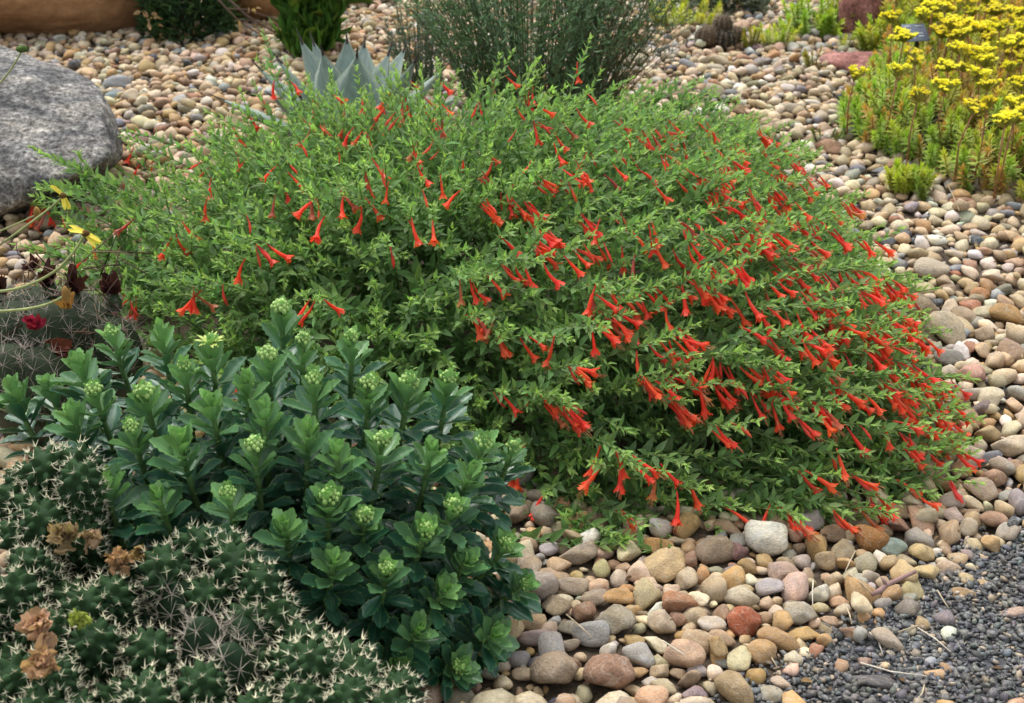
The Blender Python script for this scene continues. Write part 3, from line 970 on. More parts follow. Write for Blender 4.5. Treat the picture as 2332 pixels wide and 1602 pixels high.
# flowers: u, v, count, where they point (r right, d down, l left)
FLW = """290,405,1,l;305,445,1,l;360,445,1,d;320,550,1,l;90,560,3,l;100,545,2,d;150,580,1,d;205,640,1,l;250,600,1,d;400,590,1,l;435,588,1,d;500,510,1,d;565,635,1,l;600,610,1,d;630,600,3,r;290,722,3,l;325,735,1,d;460,700,2,l;
480,702,1,d;490,712,1,r;535,690,1,d;715,728,2,l;775,722,1,r;565,890,1,d;900,620,1,d;505,470,1,d;570,340,1,r;620,280,1,d;690,320,1,r;735,290,2,d;700,225,1,r;640,170,1,d;850,325,1,l;845,375,1,d;720,380,1,r;775,410,1,d;690,420,1,r;
850,465,2,d;890,460,2,d;950,400,2,r;960,392,1,d;985,380,2,l;960,430,1,r;990,460,1,d;905,315,2,l;935,310,2,d;990,280,2,r;1000,310,2,r;1025,330,1,r;950,240,1,r;1020,240,1,r;1135,232,1,d;1175,213,2,r;1075,300,1,l;1090,300,1,d;1010,490,1,l;
1185,300,1,r;1235,305,1,r;1340,295,1,r;1350,275,1,r;1310,220,1,d;1205,352,1,d;1230,265,1,d;1310,400,1,l;1345,415,1,d;1335,462,1,d;1310,485,1,d;1410,400,1,r;1250,455,3,r;1235,485,2,r;1180,515,2,r;1210,515,2,r;1110,515,3,r;1225,580,3,r;1180,598,1,r;
1255,580,3,r;1360,545,4,r;1440,620,1,d;1465,640,1,d;1490,350,2,r;1545,385,1,d;1440,355,1,r;1590,390,1,r;1490,570,2,d;1465,580,1,r;1520,590,1,r;1045,688,1,d;1080,690,1,d;1100,690,1,r;1130,680,1,r;1100,765,2,l;1185,788,2,r;1150,810,1,r;1160,800,1,d;
1340,718,2,d;1365,725,1,r;1400,708,3,r;1430,720,2,r;1520,755,1,d;1298,818,1,d;1340,808,1,d;1370,788,2,r;1500,828,2,r;1540,815,3,r;1505,915,3,r;1530,900,3,r;1570,888,2,r;1235,930,1,d;1275,928,2,r;1300,920,1,r;1630,865,2,d;1655,865,2,d;1690,868,3,r;
1715,868,1,r;1700,718,2,r;1765,888,1,r;1640,645,3,r;1670,655,3,r;1690,650,1,d;1580,680,3,r;1610,700,3,r;1565,700,1,d;1620,495,3,d;1650,490,1,r;1700,500,4,r;1720,518,4,r;1760,490,3,r;1800,518,2,r;1840,600,3,r;1830,680,3,r;1850,560,2,r;1900,510,3,r;
1880,580,3,r;1930,655,3,r;1800,758,2,r;1820,828,2,r;1870,825,3,r;1900,720,2,r;1940,715,2,r;1960,700,3,r;1990,680,3,r;2010,698,3,r;2050,715,3,r;2000,780,3,r;2040,780,3,r;2090,805,3,r;2000,840,2,r;2050,878,4,r;2100,898,4,r;2020,918,4,r;2060,935,4,r;
2135,918,2,r;1960,945,2,r;1830,985,2,r;1860,968,2,r;1950,1008,2,r;2080,1000,3,r;2120,990,3,r;2145,1000,2,r;2060,1058,2,r;2100,1048,2,r;2190,1088,2,r;2175,1108,1,r;2110,1155,2,r;1650,1008,2,r;1680,1000,1,r;1390,1060,2,d;1410,1070,2,d;1365,1085,2,l;
1440,1078,2,r;1475,1105,1,d;1540,1148,1,d;1580,1118,1,r;1212,1035,2,l;1170,1080,2,d;1765,1200,2,d;1790,1195,3,r;1890,1198,2,r;1950,1192,3,r;1430,1228,2,r;1265,1178,1,l;1670,1168,1,r;1520,1080,1,r;1760,358,2,r;1795,390,3,r;1830,410,2,r;1750,395,2,r;
1680,380,1,r;1620,340,1,r;1600,330,1,r;1660,440,2,r;1700,430,1,r;1730,450,1,r;1790,440,2,r;1920,515,2,r;1940,590,2,r;1980,600,1,r;1460,440,1,r;1500,480,1,r;1545,470,1,r;1580,440,1,r;1130,430,1,r;1060,420,1,d;760,330,1,r;790,260,1,r;870,260,1,l;920,280,1,d;
650,240,1,d;600,320,1,r;640,430,1,l;560,400,1,d;800,300,1,d;830,350,1,l;1390,560,1,d;1300,640,1,r;1260,650,1,r;1620,600,2,r;1560,560,1,r;1730,600,2,r;1780,640,2,r;1710,800,1,r;1440,850,1,d;1890,890,2,r;1780,960,1,r;2020,870,3,r;2075,915,3,r;2110,930,3,r;2040,960,3,r;2000,930,3,r;2095,970,3,r;2130,960,3,r;2060,1030,3,r;2020,1010,2,r;2120,1030,2,r;2140,1090,2,r;2010,820,3,r;1985,760,3,r;2065,800,2,r;1900,1060,2,r;1950,1110,2,r;1850,1100,2,r;1990,1160,2,r;2060,1140,2,r;75,548,2,l;115,562,2,d;300,715,2,l;270,470,1,l"""
dvec = {'r': np.array([.62, -.30, -.62]), 'd': np.array([.10, -.30, -.90]), 'l': np.array([-.52, -.30, -.72])}

def flower_tpl(seed, bud=False):
    r = np.random.default_rng(seed)
    sides = 8
    if bud:
        prof = [(0, .014), (.10, .030), (.22, .026), (.5, .05), (.72, .062), (.88, .04), (1.0, .004)]
    else:
        prof = [(0, .012), (.08, .028), (.17, .024), (.40, .044), (.62, .055), (.76, .066), (.84, .088)]
    V, T, col = [], [], []
    bend = r.uniform(-.16, .16)
    for y, rad in prof:
        for j in range(sides):
            a = j / sides * 2 * np.pi
            rr = rad * (1 + (.12 if j % 2 else -.08) * (y > .3))
            V.append((rr * math.cos(a), y, rr * math.sin(a) + bend * math.sin(y * 3)))
            col.append((.78, .80, .9) if y < .3 else (1, 1, 1))
    for i in range(len(prof) - 1):
        for j in range(sides):
            p, q = i * sides + j, i * sides + (j + 1) % sides
            T += [(p, q, q + sides), (p, q + sides, p + sides)]
    if not bud:
        base = (len(prof) - 1) * sides
        for k in range(4):              # outer sepals and flared notched petals
            for ring, (spread, ln, off, wid) in enumerate(((.085, .13, 0, .5), (.115, .19, .785, .8))):
                a = k * np.pi / 2 + off + r.normal(0, .08)
                ca, sa = math.cos(a), math.sin(a)
                y1 = .8 + ln * r.uniform(.75, 1.1)
                def pt(rad, da, y):
                    return (rad * math.cos(a + da), y, rad * math.sin(a + da) + bend * math.sin(.8 * 3))
                i0 = len(V)
                sp = spread * r.uniform(.8, 1.15)
                V += [pt(.088, -.55, .78), pt(.088, .55, .78), pt(.09 + sp * .45, -.55 * wid, .8 + ln * .6), pt(.09 + sp * .45, .55 * wid, .8 + ln * .6), pt(.09 + sp, -.32 * wid, y1), pt(.09 + sp, .32 * wid, y1), pt(.09 + sp * .8, 0, y1 - .03)]
                col += [(1, 1, 1)] * 2 + [(1.0, 1.15, .95)] * 5
                T += [(i0, i0 + 1, i0 + 3), (i0, i0 + 3, i0 + 2), (i0 + 2, i0 + 3, i0 + 6), (i0 + 2, i0 + 6, i0 + 4), (i0 + 3, i0 + 5, i0 + 6)]
    return Tpl(V, T, None, col)
def stamen_tpl(seed):
    r = np.random.default_rng(seed)
    b = Batch()
    for k in range(5):
        a = r.uniform(0, 6.28); rr = r.uniform(.01, .06)
        P = np.array([(rr * .4 * math.cos(a), .62, rr * .4 * math.sin(a)), (rr * math.cos(a), .95, rr * math.sin(a)), (rr * 1.3 * math.cos(a), r.uniform(1.06, 1.26), rr * 1.3 * math.sin(a))])
        V, T = tube(P, [.006, .006, .012], 3)
        b.raw(V, T, (.62, .22, .10) if k else (.75, .5, .3))
    return b.tpl()
FT = [flower_tpl(s) for s in range(6)]
BT = [flower_tpl(s + 50, True) for s in range(3)]
ST = [stamen_tpl(s) for s in range(3)]
FM = [mesh_from('flower', t.V, t.T, t.col, mats=[M_FLOWER]) for t in FT]
BM = [mesh_from('flower_bud', t.V, t.T, t.col, mats=[M_FLOWER]) for t in BT]
SM = [mesh_from('stamens', t.V, t.T, t.col, mats=[M_STAMEN]) for t in ST]
flowers = []
def put_cluster(u, v, n, c, pull=.030):
    dy = {'r': (20, 14), 'd': (4, 26), 'l': (-18, 16)}[c]
    p = on_mound(u - dy[0], v - dy[1] - 8)
    nn = mound_n(np.array(p[0]), np.array(p[1]))
    anchor = p + nn * (pull if u > 170 else .055)
    if anchor[2] < .05: anchor[2] = .05
    s = float(mound_s(p[0], p[1]))
    out = outward(p[0], p[1], s)
    if c == 'l': out = out * np.array([.5, 1, 1]) + np.array([-.45, 0, .1])
    out = unit(out + rng.normal(0, .1, 3))
    out[2] = max(out[2], .05)
    mound_stem(anchor + out * rng.uniform(.025, .05) + nn * .004, out, rng.uniform(.17, .23), .92)
    for k in range(n):
        d = dvec[c] + rng.normal(0, .17, 3)
        a = anchor + out * rng.uniform(-.025, .012) * (1 if n > 1 else .3) + rng.normal(0, .003, 3)
        L = rng.uniform(.039, .051) * (1.0 if v > 480 else .92)
        bud = rng.random() < (.17 if v > 560 else .40)
        if a[2] + d[2] * L < .008: d[2] *= .25
        flowers.append((a, unit(d), L * (.75 if bud else 1), bud, depth(a)))
for it in FLW.replace('\n', '').split(';'):
    u, v, n, c = it.split(',')
    put_cluster(float(u), float(v), int(n), c)
# extra buds and late flowers scattered through the sunny side
for q in range(170):
    u, v = rng.uniform(1050, 2120), rng.uniform(320, 960)
    if (u - 1000) / 700 < rng.random(): continue
    if on_mound(u, v, True) is None or on_mound(u, v - 30, True) is None: continue
    put_cluster(u, v, int(rng.integers(2, 5)), 'r', .026)
for q in range(60):
    u, v = rng.uniform(420, 1300), rng.uniform(220, 560)
    if on_mound(u, v, True) is None or on_mound(u, v - 45, True) is None: continue
    put_cluster(u, v, 1, 'rdl'[int(rng.integers(3))], .026)
print('flowers', len(flowers))
flowers.sort(key=lambda f: f[4])
fb = Batch()
nfl = 0
for i, (a, d, L, bud, dp) in enumerate(flowers):
    R = frame(d, rng.normal(size=3), L * (1.05 if not bud else 1.1), L, L * (1.05 if not bud else 1.1))
    col = np.array([.93, .085, .040]) * rng.uniform(.85, 1.12) * np.array([1, rng.uniform(.7, 1.5), rng.uniform(.8, 1.3)])
    if bud: col = col * np.array([.9, 1.3, 1.6])
    elif rng.random() < .10: col = col * np.array([.62, 1.5, 1.8])          # fading ones
    if i < 300:
        o = link('flower_bud' if bud else 'flower', BM[i % 3] if bud else FM[i % 6], mound, a - M0, R, col)
        if not bud and i < 160:
            link('stamens', SM[i % 3], o, color=(1, 1, 1))
    else:
        fb.add(BT[i % 3] if bud else FT[i % 6], R[None], a[None] - M0, col[None])
if fb.n:
    tag(link('more_flowers', fb.mesh('more_flowers', [M_FLOWER]), mound), kind='stuff')

LR, LT, LC, LS = np.concatenate(leafR), np.concatenate(leafT), np.concatenate(leafC), np.concatenate(leafS)
lo = (LT[:, 2] + LR[:, 2, 1]) < .002
LT[lo, 2] += .01
print('mound leaves', len(LR))
# the 300 leaves that show largest: broad side up, near the surface and the camera
nz = unit(LR[:, :, 2])
toc = unit(np.array([0, 0, CAM_H]) - LT)
gap = LT[:, 2] - mound_H(LT[:, 0], LT[:, 1])
score = LS / (LT[:, 1] * CP + (CAM_H - LT[:, 2]) * SP) * np.abs((nz * toc).sum(1)) * (gap > -.012) * (LT[:, 0] > -.15)
top = np.argsort(-score)[:300]
msk = np.ones(len(LR), bool); msk[top] = False
lb = Batch()
lb.add(FL8, LR[msk], LT[msk] - M0, LC[msk])
tag(link('foliage', lb.mesh('foliage', [M_FUCHSIA]), mound), kind='stuff')
FLM = mesh_from('leaf', FL12.V, FL12.T, None, FL12.uv, [M_FUCHSIA])
for i in top:
    link('leaf', FLM, mound, LT[i] - M0, LR[i], LC[i])
so = tag(link('stems', stem_b.mesh('stems', [M_FSTEM]), mound), kind='stuff')
so.location = [-float(x) for x in M0]

# ------------------------------------------------------------------ the fleshy green plant in front
SUC_T = np.array([0, .10, .2, .3, .4, .48, .56, .64, .72, .80, .88, .95, 1])
SUC_P = np.array([.10, .12, .17, .24, .32, .38, .42, .44, .425, .365, .265, .14, 0]) * .50
def succ_leaf(seed, curl, cup):
    r = np.random.default_rng(seed)
    t = leaf_tpl(SUC_T, SUC_P * r.uniform(.95, 1.05), fold=.12, curl=curl, teeth=0, cols=5, cup=cup)
    V = t.V
    for i in range(4, 12):                    # shallow uneven teeth near the tip
        m = np.abs(V[:, 1] - SUC_T[i]) < 1e-6
        e = m & (np.abs(t.uv[:, 0] - .5) > .45)
        k = 1 + (.15 if i % 2 else -.08) * r.uniform(.6, 1.4)
        V[e, 0] *= k
    V[:, 2] += .02 * np.sin(V[:, 1] * 9 + r.uniform(0, 6)) * np.sign(V[:, 0]) * np.abs(V[:, 0] / .45)
    return t
SL = [succ_leaf(i, c, k) for i, (c, k) in enumerate(((-.10, .45), (-.02, .4), (.10, .35), (.2, .32), (.30, .28), (.42, .25)))]
SLM = [mesh_from('leaf', t.V, t.T, None, t.uv, [M_SUCC]) for t in SL]
fleshy = root('fleshy_stonecrop', (-.32, 1.55, 0), 'bushy plant of thick toothed green leaves in upright rosettes', 'succulent plant')
S0 = np.array([-.32, 1.55, 0])
def on_fleshy(u, v):
    Y = np.arange(1.2, 1.9, .004)
    d = ray(u, v)
    P = np.array([0, 0, CAM_H]) + d[None] * (Y / d[1])[:, None]
    q = 1 - ((P[:, 0] + .31) / .40) ** 2 - ((P[:, 1] - 1.6) / .4) ** 2
    gap = P[:, 2] - .36 * np.sqrt(np.clip(q, 0, 1))
    hit = np.nonzero((gap < 0) & (q > 0))[0]
    return P[hit[0]] if len(hit) else at_y(u, v, 1.6)
TIPS = [(640, 690, 1.0, 1), (800, 755, .95, 1), (365, 735, .9, 0), (480, 775, 1.05, 2), (255, 745, .9, 1), (180, 815, 1.1, 0), (610, 795, .95, 0), (715, 850, 1.0, 1), (840, 860, .95, 1), (930, 860, 1.1, 1), (1020, 850, .95, 1),
        (600, 915, .95, 0), (330, 880, 1.0, 0), (165, 925, 1.0, 0), (30, 870, 1.0, 0), (215, 875, .9, 0), (410, 990, 1.1, 0), (240, 1085, 1.05, 0), (870, 990, 1.0, 1), (1100, 995, 1.0, 1), (1165, 1005, .85, 1), (750, 1120, 1.05, 0),
        (1030, 1140, .95, 1), (968, 1195, 1.0, 1), (1150, 1225, .85, 0), (1192, 1315, .8, 1), (1120, 1430, .85, 0), (580, 1000, .9, 0), (700, 960, .95, 0), (480, 900, 1.0, 0), (420, 820, .9, 0), (560, 850, .9, 0), (110, 860, .9, 0),
        (830, 1160, .85, 0), (650, 1180, .9, 0), (1070, 1060, .9, 0), (880, 1280, .85, 0), (1010, 1330, .85, 0), (760, 1260, .85, 0), (520, 1110, .9, 0), (360, 1110, .85, 0), (950, 1420, .85, 0), (1040, 1500, .8, 0), (900, 1500, .8, 0),
        (1060, 1260, .85, 0), (300, 960, .9, 0), (770, 1010, .9, 0), (980, 1010, .9, 0), (690, 760, .85, 0)]
S_leaves = []      # (score, template idx, R, T, col, shoot)
shoots = []
stem_tint = np.array([.10, .185, .055])
for ti, (u, v, sc, bud) in enumerate(TIPS):
    tip = on_fleshy(u, v + 20)
    base = np.array([S0[0] + (tip[0] - S0[0]) * .62 + rng.normal(0, .015), S0[1] + (tip[1] - S0[1]) * .62 + rng.normal(0, .015), 0])
    mid = (tip + base) / 2 + np.array([(tip[0] - base[0]) * .25, (tip[1] - base[1]) * .25, -.0])
    tt = np.linspace(0, 1, 9)[:, None]
    P = (1 - tt) ** 2 * base + 2 * tt * (1 - tt) * mid + tt ** 2 * tip
    V, T = tube(P - base, np.linspace(.0048, .0032, 9), 7)
    sh = link('shoot', mesh_from('shoot', V, T, np.tile(stem_tint, (len(V), 1)), mats=[M_FSTEM]), fleshy, base - S0)
    L = float(np.linalg.norm(np.diff(P, axis=0), axis=1).sum())
    nl = 66
    young_n = 16
    ph = rng.uniform(0, 6.28)
    seg = np.linspace(0, 1, 9)
    dens = np.r_[np.linspace(.12, .84, nl - young_n), np.linspace(.85, 1.0, young_n)]
    for i in range(nl):
        t = dens[i]
        pos = np.array([np.interp(t, seg, P[:, k]) for k in range(3)])
        tg = unit(np.array([np.interp(min(t + .05, 1), seg, P[:, k]) - np.interp(max(t - .08, 0), seg, P[:, k]) for k in range(3)]))
        e1 = unit(np.cross(tg, [.3, .1, .9]) if abs(tg[2]) < .85 else np.cross(tg, [1, .1, 0])); e2 = np.cross(tg, e1)
        ph += 2.39996 + rng.normal(0, .12)
        k = i / (nl - 1)
        el = math.radians(np.interp(k, [0, .45, .72, .88, 1], [-22, 2, 24, 48, 70]) + rng.normal(0, 10))
        ll = np.interp(k, [0, .3, .7, .84, .94, 1], [.042, .052, .051, .042, .031, .020]) * sc * rng.uniform(.88, 1.12)
        d = (e1 * math.cos(ph) + e2 * math.sin(ph)) * math.cos(el) + tg * math.sin(el)
        yng = cl((k - .72) / .28) ** 1.05
        c = np.array([.022, .098, .052]) * (1 - yng) + np.array([.25, .47, .14]) * yng
        c = c * rng.uniform(.82, 1.18)
        if k < .35 and rng.random() < .05: c = np.array([.30, .27, .05])
        idx = int(np.clip(5 - k * 5.6 + rng.normal(0, .5), 0, 5))
        R = frame(d, tg, ll * rng.uniform(.92, 1.1), ll, ll)
        w = 1.0 if k > .55 else (.5 if k > .4 else 0)
        S_leaves.append((w * ll / depth(pos) * (1 if k < .9 else .7), idx, R, pos, c, ti))
    shoots.append((sh, base, P, sc, bud))
    bud = bud or (1 if ti % 3 == 0 else 0)
    bs_ = rng.uniform(.7, 1.0)
    # crown of tight buds
    if bud:
        bb = Batch()
        tg = unit(P[-1] - P[-2])
        nb = 26 if bud == 1 else 14
        if bud == 1:
            V0, T0 = ICO[1]
            for q in range(nb):
                a = q * 2.4; rr = .0024 * math.sqrt(q) * sc * bs_
                e1 = unit(np.cross(tg, [1, .2, .1])); e2 = np.cross(tg, e1)
                pos = P[-1] + (e1 * math.cos(a) + e2 * math.sin(a)) * rr + tg * (.014 - .0004 * q) * sc
                bb.raw((V0 * np.array([.0031, .0031, .0042]) * sc * bs_ * rng.uniform(.8, 1.2)) + pos - base, T0, np.array([.33, .50, .15]) * rng.uniform(.8, 1.15))
        else:
            for q in range(nb):
                a = q * 2.4; e1 = unit(np.cross(tg, [1, .2, .1])); e2 = np.cross(tg, e1)
                d = tg * rng.uniform(.3, .9) + (e1 * math.cos(a) + e2 * math.sin(a))
                bb.add(FL12, frame(d, tg, .016, .020, .02)[None], (P[-1] + tg * .006)[None] - base, np.array([[.40, .48, .12]]))
        link('flower_buds', bb.mesh('flower_buds', [M_FSTEM]), sh)
S_leaves.sort(key=lambda q: -q[0])
sb = Batch()
rest = {}
for i, (scr, idx, R, pos, c, ti) in enumerate(S_leaves):
    if i < 300:
        sh, base = shoots[ti][:2]
        link('leaf', SLM[idx], sh, pos - base, R, c)
    else:
        rest.setdefault(idx, []).append((R, pos - S0, c))
for idx, L in rest.items():
    sb.add(SL[idx], np.array([q[0] for q in L]), np.array([q[1] for q in L]), np.array([q[2] for q in L]))
tag(link('lower_leaves', sb.mesh('lower_leaves', [M_SUCC]), fleshy), kind='stuff')

# ------------------------------------------------------------------ cushion cacti
def cactus_tpl(seed, r0=.0195, length=.10, rows=9, spine=.0098):
    r = np.random.default_rng(seed)
    body = Batch(); sp = Batch()
    ts = np.linspace(0, 1, 9)
    P = [(0, 0, -length - .25), (0, 0, -length)] + [(0, 0, -length * (1 - t)) for t in ts[1:7]]
    R = [r0 * .8, r0 * .9] + [r0] * 6
    for a in (20, 40, 60, 75, 88):
        P.append((0, 0, -length * .25 + r0 * .95 * math.sin(math.radians(a)))); R.append(max(r0 * math.cos(math.radians(a)), .0006))
    P = sorted(P, key=lambda q: q[2])
    V, T = tube(np.array(P), np.array(R), 10)
    body.raw(V, T, (.016, .040, .014))
    n = 84
    for q in range(n):
        a = q * 2.39996 + r.normal(0, .1)
        z = -length + (length * .75 + r0 * .9) * (q / (n - 1)) ** .92
        zc = -length * .25
        if z > zc:
            sn = min((z - zc) / (r0 * .95), .97); rad = r0 * math.sqrt(1 - sn * sn)
            nn = unit([math.cos(a) * math.sqrt(1 - sn * sn), math.sin(a) * math.sqrt(1 - sn * sn), sn])
        else:
            rad = r0; nn = unit([math.cos(a), math.sin(a), .25])
        pos = np.array([rad * math.cos(a), rad * math.sin(a), z])
        h = .0070 * r.uniform(.8, 1.15)
        # tubercle: two rings and a tip
        e1 = unit(np.cross(nn, [.1, .2, .97])); e2 = np.cross(nn, e1)
        tv, tt = [], []
        for ring, (rr, hh) in enumerate(((.0056, -.002), (.0036, h * .55), (.0014, h))):
            for j in range(6):
                b = j / 6 * 6.283
                tv.append(pos + (e1 * math.cos(b) + e2 * math.sin(b) * 1.15) * rr + nn * hh)
        tv.append(pos + nn * h)
        for i in range(2):
            for j in range(6):
                p0, p1 = i * 6 + j, i * 6 + (j + 1) % 6
                tt += [(p0, p1, p1 + 6), (p0, p1 + 6, p0 + 6)]
        tt += [(12 + j, 12 + (j + 1) % 6, 18) for j in range(6)]
        fresh = cl((z + length * .2) / (length * .4))
        body.raw(tv, tt, np.array([.019, .047, .017]) * (1 - fresh) + np.array([.040, .088, .025]) * fresh)
        ns = 5
        top = pos + nn * h
        for k in range(ns):
            b = k / (ns - 1) * 6.283 + r.normal(0, .25)
            lean = r.uniform(.8, 1.6) if k else .1
            d = unit(nn + (e1 * math.cos(b) + e2 * math.sin(b)) * lean)
            Ls = spine * r.uniform(.4, 1.2) * (1.1 if k == 0 else 1)
            ax = unit(np.cross(d, [.3, .5, .8])); ay = np.cross(d, ax); w = .00062
            sv = [top + ax * w, top - ax * .5 * w + ay * .87 * w, top - ax * .5 * w - ay * .87 * w, top + d * Ls]
            c = np.array([.70, .66, .48]) * (1 - fresh * .5) + np.array([.60, .56, .24]) * fresh * .5
            sp.raw(sv, [(0, 1, 3), (1, 2, 3), (2, 0, 3)], c * r.uniform(.7, 1.2))
    return body, sp
CT = [cactus_tpl(s) for s in range(5)]
CBM = [b.mesh('cactus_stem', [M_CACTUS]) for b, s in CT]
CSM = [s.mesh('spines', [M_SPINE], False) for b, s in CT]
HEADS = {
 'a': [(40, 985), (110, 965), (165, 1005), (60, 1060), (135, 1075), (10, 1040), (100, 1020), (185, 1060), (20, 1110), (90, 1130), (160, 1120)],
 'b': [(450, 1185), (395, 1215), (520, 1200), (365, 1265), (455, 1245), (500, 1270), (415, 1290), (540, 1255), (470, 1310)],
 'c': [(80, 1200), (40, 1245), (15, 1310), (100, 1285), (150, 1255), (130, 1350), (250, 1305), (300, 1325), (205, 1285), (60, 1370), (200, 1345), (290, 1395), (335, 1440), (150, 1455), (30, 1500), (20, 1575), (85, 1590), (265, 1500),
       (330, 1530), (395, 1470), (455, 1530), (350, 1580), (240, 1565), (420, 1590), (210, 1420), (95, 1440), (15, 1410), (250, 1450), (110, 1530), (180, 1550), (500, 1580), (400, 1410), (300, 1600), (150, 1620), (470, 1640), (30, 1650), (230, 1640), (380, 1650), (-40, 1350), (-40, 1480), (-50, 1600)],
 'd': [(590, 1290), (620, 1335), (565, 1355), (640, 1395), (580, 1415), (690, 1385), (730, 1375), (770, 1400), (650, 1470), (705, 1480), (800, 1430), (850, 1440), (740, 1540), (680, 1540), (820, 1500), (870, 1480), (905, 1490), (640, 1560),
       (790, 1570), (855, 1560), (600, 1500), (755, 1460), (560, 1580), (700, 1610), (820, 1630), (620, 1640), (900, 1580), (760, 1650)],
}
CLAB = {'a': 'dark green spiny cushion cactus with crowded stems, highest clump behind the dried blooms',
        'b': 'rounded clump of spiny cactus stems in front of the fleshy green rosettes',
        'c': 'wide dark cushion of spiny cactus stems with peach dried blooms on it',
        'd': 'pale spined cactus clump at the foot of the fleshy plant beside the pebbles'}
cact = {}
for g, L in HEADS.items():
    def cy_of(v): return 1.04 + (1602 - v) / 652 * .36
    pts = [at_y(u, v + 12, cy_of(v)) for u, v in L]
    c0 = np.mean(pts, 0) * np.array([1, 1, 0])
    rt = root('cushion_cactus', c0, CLAB[g], 'cactus', 'cushion cacti')
    cact[g] = (rt, c0)
    keep_n = {'a': 11, 'b': 9, 'c': 45, 'd': 22}[g]
    for i, p in enumerate(pts):
        if g in 'cd' and i % 4 == 3 and i < 36: continue
        lean = (p - c0) * np.array([1, 1, 0]) * 1.5 + rng.normal(0, .12, 3)
        d = unit(np.array([lean[0], lean[1] - .12, 1.0]))
        x = unit(np.cross(d, [0, 1, .2])); y = np.cross(d, x)
        a = rng.uniform(0, 6.28)
        X = x * math.cos(a) + y * math.sin(a); Y = np.cross(d, X)
        sc = rng.uniform(.86, 1.10)
        p = p + np.array([0, 0, rng.uniform(-.035, .014)])
        R = np.stack([X, Y, d], -1) * sc
        k = int(rng.integers(5))
        st = link('cactus_stem', CBM[k], rt, p - c0, R, (1, 1, 1))
        q = rng.uniform(.75, 1.05) * (1.15 if g == 'd' else 1.0)
        tag(link('spines', CSM[k], st, color=(q, q, q * .97)), kind='stuff')

def dried_bloom(u, v, yy, size, col, g):
    rt, c0 = cact[g]
    b = Batch()
    p = at_y(u, v, yy)
    for k in range(24):
        d = unit(rng.normal(size=3) + np.array([0, -.4, .3]))
        t = leaf_tpl([0, .2, .4, .6, .8, 1], [.12, .3, .4, .42, .34, .16], fold=rng.uniform(-.8, 1.0), curl=rng.uniform(-.9, 1.2), cols=5)
        t.V[:, [0, 2]] *= .8; t.V[:, 1] *= .72
        t.V += rng.normal(0, .085, t.V.shape)
        b.add(t, frame(d, rng.normal(size=3), size * 1.1, size, size)[None], (p - c0 + rng.normal(0, size * .25, 3))[None], (np.array(col) * rng.uniform(.6, 1.25))[None])
    link('dried_bloom', b.mesh('dried_bloom', [M_DRY]), rt)
dried_bloom(145, 1222, 1.262, .016, (.42, .30, .16), 'c')
dried_bloom(208, 1228, 1.262, .013, (.50, .34, .2), 'c')
dried_bloom(272, 1278, 1.24, .014, (.50, .30, .16), 'c')
dried_bloom(318, 1268, 1.25, .013, (.30, .20, .08), 'c')
dried_bloom(88, 1428, 1.12, .017, (.62, .38, .25), 'c')
dried_bloom(92, 1512, 1.07, .016, (.55, .33, .19), 'c')
dried_bloom(178, 1408, 1.13, .010, (.36, .42, .08), 'c')

def star_cactus_tpl(seed, rx, rz, n, spine, ribs=9):
    r = np.random.default_rng(seed)
    V, T = ICO[4]
    a = np.arctan2(V[:, 1], V[:, 0])
    k = 1 + .10 * np.abs(np.cos(a * ribs / 2)) * (1 - V[:, 2] ** 2)
    B = V * k[:, None] * np.array([rx, rx, rz])
    sp = Batch()
    for q in range(n):
        zz = -0.3 + 1.25 * q / n
        an = (q * 2.39996)
        an = round(an / (2 * np.pi / ribs)) * (2 * np.pi / ribs)
        sn = math.sqrt(max(0, 1 - zz * zz))
        nn = np.array([math.cos(an) * sn, math.sin(an) * sn, zz])
        pos = nn * np.array([rx, rx, rz]) * 1.1
        e1 = unit(np.cross(nn, [.1, .2, .97])); e2 = np.cross(nn, e1)
        for j in range(8):
            b = j / 7 * 6.283 + r.normal(0, .2)
            d = unit(nn * .5 + (e1 * math.cos(b) + e2 * math.sin(b)) * (1.1 if j else .15))
            Ls = spine * r.uniform(.6, 1.2); w = .00055
            ax = unit(np.cross(d, [.3, .5, .8])); ay = np.cross(d, ax)
            sp.raw([pos + ax * w, pos - ax * .5 * w + ay * .87 * w, pos - ax * .5 * w - ay * .87 * w, pos + d * Ls], [(0, 1, 3), (1, 2, 3), (2, 0, 3)], np.array([.26, .22, .18]) * r.uniform(.5, 1.5))
    return (B, T), sp
star = root('ribbed_cactus', (-.74, 2.02, 0), 'clump of dark ribbed ball cacti with long grey spines and withered maroon flowers', 'cactus')
ST0 = np.array([-.74, 2.02, 0])
for i, (u, v, yy, rx, rz) in enumerate(((35, 750, 2.0, .055, .07), (125, 755, 1.98, .052, .075), (205, 750, 2.02, .05, .07), (262, 770, 2.0, .04, .06), (75, 700, 2.10, .05, .06), (165, 705, 2.10, .05, .06), (-40, 730, 2.05, .06, .08), (95, 850, 1.9, .045, .065), (25, 830, 1.9, .045, .055))):
    (B, T), sp = star_cactus_tpl(400 + i, rx, rz, 46, .026)
    p = at_y(u, v + 34, yy)
    st = link('cactus_ball', mesh_from('cactus_ball', B, T, np.tile((.022, .034, .016), (len(B), 1)), mats=[M_CACTUS]), star, p - ST0)
    tag(link('spines', sp.mesh('spines', [M_SPINE], False), st), kind='stuff')
    low = p[2] - rz * .8
    if low > .0:
        V, T = tube(np.array([(0, 0, -p[2]), (0, 0, -rz * .4)]), [rx * .5, rx * .8], 9)
        link('cactus_base', mesh_from('cactus_base', V, T, np.tile((.05, .05, .03), (len(V), 1)), mats=[M_CACTUS]), st)
